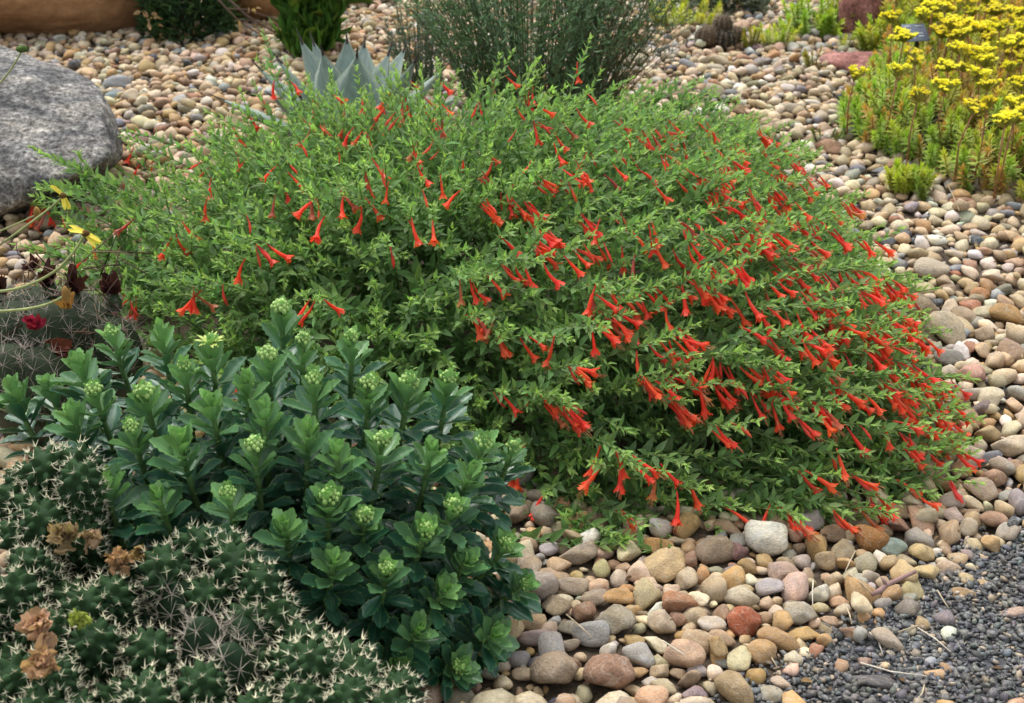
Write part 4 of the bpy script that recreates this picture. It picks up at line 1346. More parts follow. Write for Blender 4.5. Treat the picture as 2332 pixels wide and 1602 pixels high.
for i, (u, v, yy, h, col) in enumerate(((112, 600, 2.06, .03, (.05, .022, .02)), (165, 615, 2.04, .032, (.055, .02, .018)), (258, 625, 2.04, .03, (.05, .018, .018)), (2, 620, 2.05, .026, (.05, .02, .018)), (75, 570, 2.2, .02, (.06, .02, .02)), (108, 735, 1.92, .03, (.10, .03, .02)), (78, 705, 1.92, .02, (.3, .02, .05)), (155, 655, 1.95, .022, (.34, .17, .05)))):
    b = Batch()
    p = at_y(u, v + 30, yy)
    for k in range(11):
        d = unit(rng.normal(0, .45, 3) + np.array([.25 if i == 5 else 0, -.2, .95 if i != 5 else -.7]))
        t = leaf_tpl([0, .3, .6, 1], [.2, .3, .25, .12], fold=rng.uniform(-.3, .6), curl=rng.uniform(-.3, .5))
        t.V += rng.normal(0, .05, t.V.shape)
        b.add(t, frame(d, rng.normal(size=3), h, h * rng.uniform(.8, 1.2), h)[None], (p - ST0 - np.array([0, 0, h * .4]) + rng.normal(0, h * .12, 3))[None], (np.array(col) * rng.uniform(.6, 1.4))[None])
    link('withered_flower', b.mesh('withered_flower', [M_DRY]), star)
    if i in (0, 1, 2, 5):
        (B, T), sp = star_cactus_tpl(450 + i, .011, .016, 16, .008, 6)
        st = link('fruit', mesh_from('fruit', B, T, np.tile((.04, .07, .03), (len(B), 1)), mats=[M_CACTUS]), star, p - ST0 - np.array([0.002, 0, .026]))
        tag(link('spines', sp.mesh('spines', [M_SPINE], False), st), kind='stuff')
rt_ = root('twig_tangle', ST0 + np.array([0, .12, 0]), 'tangle of dry brown twigs around the ribbed ball cacti', 'twigs')
tb = Batch()
for q in range(85):
    p = at_y(rng.uniform(-20, 285), rng.uniform(560, 860), rng.uniform(1.93, 2.2))
    p[2] = max(p[2], .02)
    d = unit(rng.normal(size=3) * np.array([1, .7, .8])); L = rng.uniform(.03, .10)
    Q = np.array([p - d * L / 2, p + rng.normal(0, .006, 3), p + d * L / 2]); Q[:, 2] = np.maximum(Q[:, 2], .008)
    V, T = tube(Q - np.array(rt_.location), [.0014, .0011, .0006], 3)
    tb.raw(V, T, np.array([(.12, .075, .05), (.20, .14, .09), (.08, .05, .035)][q % 3]) * rng.uniform(.6, 1.3))
tag(link('twigs', tb.mesh('twigs', [M_TWIG]), rt_), kind='stuff')
# a long spined stem hidden between the cushions
thin = root('longspined_cactus', at_y(420, 1420, 1.22) * np.array([1, 1, 0]), 'slender dark cactus with long white star spines in the gap between the cushions', 'cactus')
for i, (u, v, yy) in enumerate(((415, 1415, 1.215), (530, 1560, 1.12), (470, 1500, 1.15), (560, 1500, 1.16))):
    (B, T), sp = star_cactus_tpl(470 + i, .022, .05, 26, .022, 7)
    p = at_y(u, v, yy)
    st = link('cactus_stem', mesh_from('cactus_stem', B, T, np.tile((.012, .030, .012), (len(B), 1)), mats=[M_CACTUS]), thin, p - np.array(thin.location))
    tag(link('spines', sp.mesh('spines', [M_SPINE], False), st, color=(1.3, 1.35, 1.3)), kind='stuff')
    V, T = tube(np.array([(0, 0, -p[2]), (0, 0, -.02)]), [.015, .018], 8)
    link('cactus_base', mesh_from('cactus_base', V, T, np.tile((.02, .04, .02), (len(V), 1)), mats=[M_CACTUS]), st)

# ------------------------------------------------------------------ agave
def agave_leaf():
    ts = np.linspace(0, 1, 12)
    hw = np.interp(ts, [0, .2, .45, .7, .88, 1], [.60, .72, .92, .68, .26, .03])
    th = np.interp(ts, [0, .3, .7, 1], [.42, .26, .13, .03])
    V, T, uv, col = [], [], [], []
    prof = [(-1, .34, 0), (-.55, .02, 0), (0, -.12, 0), (.55, .02, 0), (1, .34, 0), (.6, -.20, 1), (0, -.42, 1), (-.6, -.20, 1)]
    n = len(prof)
    for t, w, k in zip(ts, hw, th):
        for s, z, under in prof:
            V.append((s * w, t, z * w * .62 - under * k * .5 - .10 * t * t * 0)); uv.append((.5 + .5 * s if not under else .5 + .3 * s, t))
            col.append((1.28, 1.22, 1.1) if abs(s) > .9 else (1, 1, 1))
    for i in range(len(ts) - 1):
        for j in range(n):
            p, q = i * n + j, i * n + (j + 1) % n
            T += [(p, q, q + n), (p, q + n, p + n)]
    return Tpl(V, T, uv, col)
AG = agave_leaf()
AGM = mesh_from('leaf', AG.V, AG.T, AG.col, AG.uv, [M_AGAVE])
V, T = tube(np.array([(0, 0, 0), (0, .5, 0), (0, 1, 0)]), [1, .6, .05], 6)
AGS = mesh_from('spine', V, T, np.tile((.035, .022, .02), (len(V), 1)), mats=[M_SPINE])
AB = at_y(805, 352, 3.33) * np.array([1, 1, 0])
agave = root('agave', AB, 'blue grey agave rosette with black tipped leaves behind the flowering mound', 'agave')
for (u, v, yy, w) in ((652, 130, 3.30, .042), (700, 84, 3.36, .052), (727, 88, 3.46, .040), (748, 116, 3.20, .058), (800, 82, 3.40, .048), (838, 92, 3.5, .05), (822, 122, 3.16, .062), (892, 112, 3.38, .05), (925, 104, 3.46, .042),
                      (946, 136, 3.18, .054), (1008, 152, 3.30, .05), (610, 148, 3.30, .045), (700, 215, 3.06, .050), (880, 225, 3.03, .050), (640, 215, 3.12, .046), (524, 218, 3.18, .036), (1040, 215, 3.3, .044)):
    tip = at_y(795 + (u - 805) * 1.06, v + 6, yy)
    base = AB + np.array([(tip[0] - AB[0]) * .18, (tip[1] - AB[1]) * .18, .015])
    d = tip - base; L = float(np.linalg.norm(d))
    up = np.array([AB[0] - tip[0], AB[1] - tip[1], .28]) + np.array([0, -.02, 0])
    w *= 1.22
    R = frame(d, up, w, L, w)
    q = rng.uniform(.88, 1.1)
    lf = link('leaf', AGM, agave, base - AB, R, np.array([.215, .28, .245]) * q)
    s = link('spine', AGS, lf)
    s.matrix_basis = Matrix([[.062, 0, 0, 0], [0, .16, 0, .95], [0, 0, .062, .01], [0, 0, 0, 1]])
    s.color = (1, 1, 1, 1)

# ------------------------------------------------------------------ big feathery shrub and its small neighbours
NEED = leaf_tpl([0, .4, 1], [0, .5, 0], fold=.3)
NEED = Tpl(NEED.V, NEED.T, NEED.uv)
def feathery(name, label, base, nst, spread, height, leafL, leafW, tints, density, lean=(0, 0), stem_t=(.10, .12, .06), bare=None, arch=.25, base_r=.1):
    rt = root(name, base, label, 'shrub')
    lb_, sb_ = Batch(), Batch()
    Rs, Ts, Cs = [], [], []
    for i in range(nst):
        a = rng.uniform(0, 6.28); k = math.sqrt(rng.uniform(0, 1))
        b0 = np.array([math.cos(a), math.sin(a) * .8, 0]) * base_r * math.sqrt(rng.uniform(0, 1))
        tip = np.array([math.cos(a) * k * spread[0] + lean[0] * rng.uniform(.3, 1), math.sin(a) * k * spread[1] + lean[1], height * rng.uniform(.55, 1.05) * (1 - .35 * k * k)])
        mid = (b0 + tip) / 2 + np.array([-(tip[0]) * arch * .5, -(tip[1]) * arch * .5, height * arch * .5])
        tt = np.linspace(0, 1, 7)[:, None]
        P = (1 - tt) ** 2 * b0 + 2 * tt * (1 - tt) * mid + tt ** 2 * tip
        V, T = tube(P, np.linspace(.0016, .0007, 7), 3, False)
        sb_.raw(V, T, np.array(stem_t) * rng.uniform(.7, 1.3))
        if bare and rng.random() < bare: dn = density * .25
        else: dn = density
        L = float(np.linalg.norm(tip - b0))
        n = int(L * dn)
        tn = rng.uniform(.10, 1, n)
        pos = np.stack([np.interp(tn, tt[:, 0], P[:, q]) for q in range(3)], -1)
        tg = unit(tip - b0)
        ph = rng.uniform(0, 6.28, n)
        e1 = unit(np.cross(tg, [.3, .9, .1])); e2 = np.cross(tg, e1)
        dr = tg * .75 + (np.cos(ph)[:, None] * e1 + np.sin(ph)[:, None] * e2) * .8 + rng.normal(0, .15, (n, 3))
        Ls = leafL * rng.uniform(.6, 1.3, n)
        Rs.append(frames(dr, rng.normal(size=(n, 3)), Ls * leafW, Ls, Ls)); Ts.append(pos)
        c = np.array(tints[int(rng.integers(len(tints)))])
        Cs.append(c[None] * rng.uniform(.7, 1.3, (n, 1)))
    lb_.add(NEED, np.concatenate(Rs), np.concatenate(Ts), np.concatenate(Cs))
    tag(link('foliage', lb_.mesh('foliage', [M_BUSH]), rt), kind='stuff')
    tag(link('stems', sb_.mesh('stems', [M_TWIG]), rt), kind='stuff')
    return rt
bs = at_z(1205, 285) 
bs[2] = 0
feathery('feathery_shrub', 'tall airy dark green shrub of fine feathery stems behind the flowering mound', bs, 270, (.38, .24), .66, .021, .20, [(.15, .26, .13), (.12, .22, .10), (.19, .30, .18), (.15, .25, .12)], 92, arch=.15, base_r=.15)
bs2 = at_z(1330, 275); bs2[2] = 0
feathery('feathery_shrub', 'thin wiry sparse shrub with arching stems leaning over the pale pebbles', bs2, 130, (.17, .16), .5, .014, .16, [(.085, .13, .065), (.09, .15, .07)], 120, lean=(.16, 0), stem_t=(.10, .095, .05), bare=.5, arch=.1, base_r=.06)
bs3 = at_z(960, 205); bs3[2] = 0
feathery('feathery_shrub', 'pale blue green wispy sprigs between the agave and the dark shrub', bs3, 60, (.11, .1), .3, .013, .3, [(.13, .19, .15), (.10, .16, .12)], 170, arch=.1, base_r=.06)
bs4 = at_z(432, 84); bs4[2] = 0

def drooping(name, label, base, n, rad, height, L, w, cols, cat='shrub', nstem=5, up=.6):
    rt = root(name, base, label, cat)
    b = Batch()
    ts = np.linspace(0, 1, 5)
    lf = leaf_tpl(ts, [0, .8, 1, .7, 0], fold=.2, curl=.35)
    th = rng.uniform(0, 6.28, n); ph = np.arccos(rng.uniform(0, 1, n)); q = rng.uniform(.45, 1, n)
    D = np.stack([np.cos(th) * np.sin(ph), np.sin(th) * np.sin(ph), np.cos(ph)], -1)
    pos = D * q[:, None] * np.array([rad, rad, height])
    dr = D * .7 + np.array([0, 0, up]) + rng.normal(0, .35, (n, 3))
    Ls = L * rng.uniform(.6, 1.3, n)
    c = np.array(cols)[rng.integers(len(cols), size=n)] * rng.uniform(.7, 1.3, (n, 1))
    b.add(lf, frames(dr, np.array([0, 0, 1.0]) + rng.normal(0, .3, (n, 3)), np.full(n, w), Ls, Ls), pos, c)
    tag(link('foliage', b.mesh('foliage', [M_BUSH]), rt), kind='stuff')
    for i in range(nstem):
        a = rng.uniform(0, 6.28)
        V, T = tube(np.array([(0, 0, 0), (math.cos(a) * rad * .3, math.sin(a) * rad * .3, height * .4), (math.cos(a) * rad * .6, math.sin(a) * rad * .6, height * .75)]), [.006, .004, .002], 5)
        link('stem', mesh_from('stem', V, T, np.tile((.14, .11, .08), (len(V), 1)), mats=[M_TWIG]), rt)
    return rt
drooping('leafy_shrub', 'dense dark green fine leaved shrub growing against the tan sandstone boulders', bs4, 3600, .15, .36, .034, .0022, [(.055, .12, .045), (.075, .15, .05), (.045, .09, .045)])
drooping('leafy_shrub', 'bright green leafy plant beside the smooth tan sandstone boulder', at_y(2, 60, 4.75) * np.array([1, 1, 0]), 420, .13, .25, .05, .009, [(.15, .26, .04), (.10, .2, .03)])
drooping('leafy_shrub', 'grey green small leaved plant beyond the dead ball cactus', at_y(1655, 40, 4.82) * np.array([1, 1, 0]), 900, .14, .13, .03, .006, [(.13, .17, .12), (.17, .2, .15), (.10, .13, .08)])
drooping('leafy_shrub', 'low dusky green plant at the far edge of the pebbles beside the feathery shrub', at_y(1500, 12, 5.05) * np.array([1, 1, 0]), 600, .14, .12, .035, .006, [(.05, .08, .035), (.08, .11, .05)])
drooping('leafy_shrub', 'dark green plant at the far edge beyond the agave', at_y(835, -5, 5.0) * np.array([1, 1, 0]), 600, .16, .14, .05, .006, [(.04, .09, .03), (.06, .12, .04)])

# upright linear-leaved shrub with grey trunk
yb = at_z(703, 128); yb[2] = 0
yuc = root('linear_leaved_shrub', yb, 'upright dark green shrub with narrow strap leaves and grey woody trunks', 'shrub')
b = Batch()
strap = leaf_tpl([0, .3, .65, 1], [.5, 1, .8, 0], fold=.25, curl=.12)
for i, (dx, dy, z, n, up, L) in enumerate(((-.03, -.02, .05, 150, .9, .085), (.04, 0, .04, 150, .9, .08), (-.07, .02, .03, 110, .8, .07), (.09, .03, .05, 110, .7, .075), (0, .03, .13, 120, .8, .09), (-.055, 0, .15, 90, .6, .1), (.1, .0, .13, 70, .6, .1), (.02, -.04, .02, 120, 1, .07), (.13, .02, .19, 60, .5, .1), (-.08, 0, .24, 60, .5, .11))):
    n = int(n * .6)
    D = rng.normal(0, .33, (n, 3)) + np.array([0, 0, up]); D[:, 2] = np.abs(D[:, 2])
    Ls = L * rng.uniform(.7, 1.5, n)
    c = np.array([(.065, .17, .026), (.11, .24, .035), (.21, .33, .05)])[rng.choice(3, n, p=[.5, .35, .15])] * rng.uniform(.7, 1.3, (n, 1))
    b.add(strap, frames(D, rng.normal(size=(n, 3)), np.full(n, .0023), Ls, Ls), np.array([dx * .62, dy, z]) + rng.normal(0, .016, (n, 3)), c)
tag(link('foliage', b.mesh('foliage', [M_BUSH]), yuc), kind='stuff')
for dx, dy, tx, tz in ((-.01, .02, -.05, .40), (.01, .03, .0, .42), (.03, .02, .06, .4), (-.03, .01, -.10, .38)):
    V, T = tube(np.array([(dx, dy, 0), (dx * 1.5 + tx * .3, dy, tz * .45), (dx + tx, dy + .03, tz)]), [.013, .010, .007], 7)
    link('trunk', mesh_from('trunk', V, T, np.tile((.22, .20, .185), (len(V), 1)), mats=[M_TWIG]), yuc)

# bare arching branches beside it
br = root('bare_branch', at_y(655, 100, 4.3) * np.array([1, 1, 0]), 'thin leafless brown branches arching over the pebbles beside the strap leaved shrub', 'branch')
B0 = np.array(br.location)
for pts, r in ((((500, -20), (560, 35), (610, 65), (655, 92)), .0042), (((480, -20), (520, 25), (545, 50), (585, 75), (650, 118)), .0034), (((520, 20), (560, 22), (600, 35), (650, 50)), .0022), (((545, 45), (580, 48), (620, 55)), .0018)):
    P = np.array([at_y(u, v, 4.25 + .05 * i) for i, (u, v) in enumerate(pts)])
    P[:, 2] = np.maximum(P[:, 2], .012)
    V, T = tube(P - B0, np.linspace(r, r * .6, len(P)), 5)
    link('twig', mesh_from('twig', V, T, np.tile((.16, .115, .09), (len(V), 1)), mats=[M_TWIG]), br)
b = Batch()
for q in range(16):
    p = at_y(rng.choice([552, 575, 330, 345]) + rng.uniform(-14, 14), rng.uniform(18, 62), 4.32)
    b.add(leaf_tpl([0, .3, .7, 1], [0, .3, .25, 0], fold=.5, curl=.5), frame(rng.normal(size=3), rng.normal(size=3), .02, .024, .02)[None], (p - B0)[None], np.array([[.42, .28, .15]]))
tag(link('dry_leaves', b.mesh('dry_leaves', [M_DRY]), br), kind='stuff')

# ------------------------------------------------------------------ stonecrop: shoots, clumps and the flowering patch
SN = leaf_tpl([0, .4, 1], [.4, .5, 0], fold=.0, curl=.15, cols=2)
def shoot_tpl(seed, n=36, H=.055, L=.0172, w=.0046):
    r = np.random.default_rng(seed)
    b = Batch()
    V, T = tube(np.array([(0, 0, -.02), (0, 0, H * .9)]), [.0016, .001], 3)
    b.raw(V, T, (.8, .55, .4))
    k = np.arange(n) / (n - 1)
    ph = np.arange(n) * 2.39996 + r.normal(0, .2, n)
    el = np.radians(2 + 70 * k ** 1.7)
    d = np.stack([np.cos(ph) * np.cos(el), np.sin(ph) * np.cos(el), np.sin(el)], -1)
    pos = np.stack([np.zeros(n), np.zeros(n), H * k], -1)
    Ls = L * np.interp(k, [0, .5, 1], [.9, 1.05, .7]) * r.uniform(.85, 1.15, n)
    c = np.array([.80, .80, .8])[None] * (1 - k[:, None]) + np.array([1.2, 1.15, 1.0])[None] * k[:, None]
    b.add(SN, frames(d, np.tile([0, 0, 1.0], (n, 1)) + 1e-3, np.full(n, w), Ls, Ls), pos, c)
    return b.tpl()
SHT = [shoot_tpl(s, H=h) for s, h in ((1, .042), (2, .050), (3, .036), (4, .055))]
SHM = [mesh_from('shoot', t.V, t.T, t.col, t.uv, [M_NEEDLE]) for t in SHT]
def shoot_R(sc, lean):
    d = unit(np.array([lean[0], lean[1], 1.0]))
    x = unit(np.cross([0, 1, 0], d)); y = np.cross(d, x)
    return np.stack([x, y, d], -1) @ rotz(rng.uniform(0, 6.28)) * sc
def clump(label, u, v, wpx, hpx, n, col, scale=1.0):
    c0 = at_z(u, v + hpx * .42); c0[2] = 0
    s = F / depth(c0)
    rad = wpx / 2 / s
    rt = root('stonecrop_clump', c0, label, 'succulent plant', 'small stonecrop clumps')
    for i in range(int(n * 1.3)):
        a = rng.uniform(0, 6.28); k = math.sqrt(rng.uniform(0, 1))
        p = np.array([math.cos(a) * rad * k * 1.1, math.sin(a) * rad * k * .6 + .02, 0.0])
        hh = hpx / s * rng.uniform(.55, 1.0) * (1 - .25 * k)
        sc = min(1.6, max(.85, hh / .05)) * scale
        p[2] = max(.022, hh + .01 - .045 * sc)
        cc = np.array(col) * rng.uniform(.8, 1.2) * np.array([rng.uniform(.85, 1.3), 1, rng.uniform(.7, 1.1)])
        link('shoot', SHM[int(rng.integers(4))], rt, p, shoot_R(sc, (math.cos(a) * k * .5 + rng.normal(0, .1), math.sin(a) * k * .5 - .1)), cc)
LIME, GREEN = (.40, .50, .055), (.27, .44, .05)
clump('yellow green stonecrop clump with orange stems beyond the dead ball cactus', 1560, 40, 170, 60, 34, LIME)
clump('bright green stonecrop clump in front of the narrow pink boulder', 1865, 52, 165, 85, 40, (.30, .46, .05))
clump('low lime stonecrop clump between the ball cactus and the narrow pink boulder', 1768, 92, 92, 48, 20, LIME)
clump('tiny orange tinged stonecrop tuft beside the dead ball cactus', 1712, 112, 42, 28, 7, (.26, .26, .03))
clump('upright lime stonecrop clump touching the black plant label', 2035, 95, 125, 80, 40, (.36, .46, .06))
clump('tiny stonecrop seedling alone among pale pebbles near the flat pink rock', 1850, 155, 32, 30, 5, (.27, .28, .04))
clump('small green stonecrop tuft standing apart in front of the flowering patch', 2068, 428, 78, 70, 30, (.40, .52, .06))
clump('single stubby stonecrop sprout in the pebbles, smallest before the flowering patch', 2112, 462, 26, 36, 4, (.18, .28, .035))
clump('dark little stonecrop sprigs on the long reddish brown stone', 1882, 338, 44, 30, 5, (.14, .18, .03), .8)
clump('small lime stonecrop sprig at the foot of the narrow pink boulder', 1925, 110, 30, 28, 5, LIME, .9)

patch = root('flowering_stonecrop', (1.35, 3.6, 0), 'broad patch of green stonecrop with tall stalks of flat yellow flowers', 'succulent plant')
Q0 = np.array([1.35, 3.6, 0])
cand = []
gx, gy = np.meshgrid(np.arange(.7, 2.3, .0245), np.arange(2.95, 4.85, .0245))
gx = gx.ravel() + rng.normal(0, .009, gx.size); gy = gy.ravel() + rng.normal(0, .009, gy.size)
ok = in_sedum(gx, gy) & (gx < .42 * (gy * CP + .49) + .15)
gx, gy = gx[ok], gy[ok]
dist_edge = np.array([min(math.hypot(x - e[0], y - e[1]) for e in np.array([np.array(SEDUM_EDGE[i]) * (1 - t) + np.array(SEDUM_EDGE[i + 1]) * t for i in range(len(SEDUM_EDGE) - 1) for t in (0, .25, .5, .75)])) for x, y in zip(gx, gy)])
dpt = gy * CP + .49
order_s = np.argsort(dpt + np.where(dist_edge < .08, -.4, 0))
sbat = {k: [] for k in range(4)}
for n_, i in enumerate(order_s):
    k = cl(dist_edge[i] / .35)
    h = .018 + .055 * min(1, dist_edge[i] / .14) + .03 * min(1, dist_edge[i] / .6) + rng.normal(0, .012)
    h = max(h, .01)
    mixv = cl(k * .9 + rng.normal(0, .22))
    gr = np.array(GREEN) * (1 - mixv) + np.array([.58, .52, .075]) * mixv
    if rng.random() < .16 * (1 + k): gr = np.array([.50, .32, .08])
    gr = gr * rng.uniform(.75, 1.2)
    p = np.array([gx[i], gy[i], h]) - Q0
    sc = rng.uniform(1.0, 1.45)
    lean = (rng.normal(0, .2) - (.25 if dist_edge[i] < .06 else 0), rng.normal(0, .2) - (.35 if dist_edge[i] < .06 else .1))
    kk = int(rng.integers(4))
    if n_ < 300:
        link('shoot', SHM[kk], patch, p, shoot_R(sc, lean), gr)
    else:
        sbat[kk].append((shoot_R(sc, lean), p, gr))
bb = Batch()
for kk, L in sbat.items():
    if L: bb.add(SHT[kk], np.array([q[0] for q in L]), np.array([q[1] for q in L]), np.array([q[2] for q in L]))
tag(link('more_shoots', bb.mesh('more_shoots', [M_NEEDLE]), patch), kind='stuff')
print('sedum shoots', len(gx))

def head_tpl(seed, n=34, R=.026):
    r = np.random.default_rng(seed)
    b = Batch()
    PT = leaf_tpl([0, .5, 1], [.2, .45, 0], fold=.3, curl=-.2)
    for q in range(n):
        a = q * 2.39996; rr = R * math.sqrt((q + .5) / n)
        arm = int((a % 6.283) / 1.2566)
        arm = q % 5; aa = arm * 1.2566 + seed; ra = R * (.62 + .12 * math.sin(arm * 5 + seed)) * (0 if arm == 4 and seed % 2 else 1)
        sub = R * .38 * math.sqrt(r.uniform(0, 1)); sa = r.uniform(0, 6.28)
        pos = np.array([ra * math.cos(aa) + sub * math.cos(sa), ra * math.sin(aa) + sub * math.sin(sa), .004 * math.sin(arm * 2.7 + seed) + .0045 * math.cos(sub / R * 4) + r.normal(0, .0018)])
        m = 5
        ph = np.arange(m) / m * 6.283 + r.uniform(0, 6)
        d = np.stack([np.cos(ph), np.sin(ph), np.full(m, .55)], -1) + pos * 6
        b.add(PT, frames(d, np.tile([0, 0, 1.0], (m, 1)) + 1e-3, np.full(m, .0042), np.full(m, .0062), np.full(m, .006)), np.tile(pos, (m, 1)), np.tile(np.array([.95, .86, .07]) * r.uniform(.85, 1.1), (m, 1)))
        V, T = tube(np.array([(0, 0, -.014), pos - np.array([0, 0, .001])]), [.0011, .0013], 3, False)
        b.raw(V, T, (.34, .34, .06))
    return b.tpl()
HT = [head_tpl(s, 34 + 7 * s, .020 + .003 * s) for s in range(4)]
HM = [mesh_from('flower_head', t.V, t.T, t.col, t.uv, [M_YELLOW]) for t in HT]
heads_px = [(1950, 166), (2045, 158), (2083, 132), (2160, 150), (2195, 152), (2228, 168), (2250, 190), (2155, 196), (2092, 215), (2250, 232), (2222, 245), (2330, 190), (2310, 232), (2290, 272), (2312, 262), (2033, 38), (2175, 80), (2160, 18), (2215, 25), (2130, 18), (2250, 85), (2290, 100), (2320, 95), (2240, 60), (2200, 118), (2280, 55), (2330, 60), (2060, 80), (2140, 70), (2180, 45), (2310, 25), (2270, 20), (2100, 30), (2245, 135), (2300, 150), (2205, 60), (2330, 130), (2350, 250), (2370, 200), (2360, 100), (2390, 160)]
stk = []
for u, v in heads_px:
    z = .20 + rng.normal(0, .012) if v > 120 else .23 + rng.normal(0, .015)
    stk.append(at_z(u, v, z))
for q in range(170):
    y = rng.uniform(3.35, 4.8); x = rng.uniform(1.05, 2.1)
    if in_sedum(np.array(x), np.array(y - .1)) and x < .40 * (y * CP + .49) + .1 and x > 1.0 + (y - 3.3) * .2:
        stk.append(np.array([x, y, rng.uniform(.18, .25)]))
for i, tp in enumerate(stk):
    basep = tp * np.array([1, 1, 0]) + np.array([rng.normal(0, .012), rng.normal(0, .012), .03])
    P = np.array([basep, (basep + tp) / 2 + np.array([rng.normal(0, .006), rng.normal(0, .006), 0]), tp])
    b = Batch()
    V, T = tube(P - basep, [.0021, .0019, .0017], 5)
    b.raw(V, T, np.array([.36, .17, .085]) * rng.uniform(.8, 1.2))
    n = 26
    tq = rng.uniform(.0, .85, n) ** 1.5
    pos = np.stack([np.interp(tq, [0, .5, 1], P[:, k] - basep[k]) for k in range(3)], -1)
    ph = rng.uniform(0, 6.28, n)
    d = np.stack([np.cos(ph), np.sin(ph), np.full(n, .35)], -1)
    b.add(SN, frames(d, np.tile([0, 0, 1.0], (n, 1)) + 1e-3, np.full(n, .0026), np.full(n, .0085), np.full(n, .008)), pos, np.array([.38, .22, .07])[None] * rng.uniform(.7, 1.3, (n, 1)))
    so = link('flower_stalk', b.mesh('flower_stalk', [M_NEEDLE]), patch, basep - Q0)
    link('flower_head', HM[i % 4], so, tp - basep, rotz(rng.uniform(0, 6.28)) @ rotx(rng.normal(0, .2)) * np.array([1, 1, 1.1])[None] * rng.uniform(.9, 1.4), np.array([1, 1, 1]) * rng.uniform(.9, 1.08) * np.array([1, rng.uniform(.93, 1.03), 1]))
print('stalks', len(stk))

# a lone yellow head bent over the pebbles already stands at the patch edge (first in heads_px)

# ------------------------------------------------------------------ plant label
lb0 = at_y(2098, 240, 3.72) * np.array([1, 1, 0])
sign = root('plant_label', lb0, 'slanted grey plant label with pale lettering on a black stake', 'sign')
pc = at_y(2085, 75, 3.70) - lb0
def boxm(name, c, dims, R, mat, tint, parent):
    V = np.array([(x, y, z) for x in (-1, 1) for y in (-1, 1) for z in (-1, 1)]) * np.array(dims) / 2
    bm = bmesh.new()
    bmesh.ops.create_cube(bm, size=1)
    for v in bm.verts: v.co = (v.co.x * dims[0], v.co.y * dims[1], v.co.z * dims[2])
    bmesh.ops.bevel(bm, geom=bm.edges[:], offset=min(dims) * .25, segments=2, affect='EDGES', profile=.5)
    bmesh.ops.triangulate(bm, faces=bm.faces[:])
    V = np.array([v.co[:] for v in bm.verts]); bm.verts.index_update()
    T = np.array([[v.index for v in f.verts] for f in bm.faces]); bm.free()
    return link(name, mesh_from(name, V, T, np.tile(tint, (len(V), 1)), mats=[mat], smooth=False), parent, c, R)
M_PLATE = plain_mat('label_plate', rough=.35, spec=.5, var=(.93, 1.06))
M_POST = plain_mat('black_stake', rough=.4, spec=.5)
SR = rotz(.22) @ rotx(math.radians(38))
boxm('plate', pc, (.066, .056, .003), SR, M_PLATE, (.12, .145, .20), sign)
for (lx, ly, w) in ((-.019, .020, .018), (.014, .020, .020), (-.004, -.004, .046), (-.015, -.018, .016), (.012, -.013, .014)):
    boxm('lettering', pc + SR @ np.array([lx, ly, .0021]), (w, .0030, .0008), SR, M_PLATE, (.5, .54, .6), sign)
V, T = tube(np.array([(.002, .02, -.05), (.002, .02, pc[2] * .6), (.0, .012, pc[2] - .012), (0, .0, pc[2] - .002)]) + np.array([pc[0] + .01, pc[1], 0]) * np.array([1, 1, 0]), [.006, .006, .006, .004], 8)
link('stake', mesh_from('stake', V, T, np.tile((.012, .016, .014), (len(V), 1)), mats=[M_POST]), sign)

# ------------------------------------------------------------------ dead ball cactus
db = at_z(1640, 118); db[2] = 0
ball = root('dead_cactus', db, 'shrivelled brown ball cactus with three dry spiny heads on the pebbles', 'cactus')
M_FUR = plain_mat('dry_cactus', rough=.9, spec=.1, nscale=120, var=(.5, 1.4), bumpd=.003)
for i, (dx, dz, dy, rx, rz) in enumerate(((-.040, .045, 0, .036, .034), (.005, .080, .015, .026, .028), (.045, .048, .01, .026, .027), (.010, .036, -.01, .032, .034))):
    (B, T), sp = star_cactus_tpl(500 + i, rx, rz, 70, .010, 12)
    st = link('cactus_head', mesh_from('cactus_head', B, T, np.tile((.085, .062, .04) if i < 3 else (.03, .026, .02), (len(B), 1)), mats=[M_FUR]), ball, np.array([dx, dy, dz]))
    tag(link('spines', sp.mesh('spines', [M_SPINE], False), st, color=(.8, .75, .6)), kind='stuff')

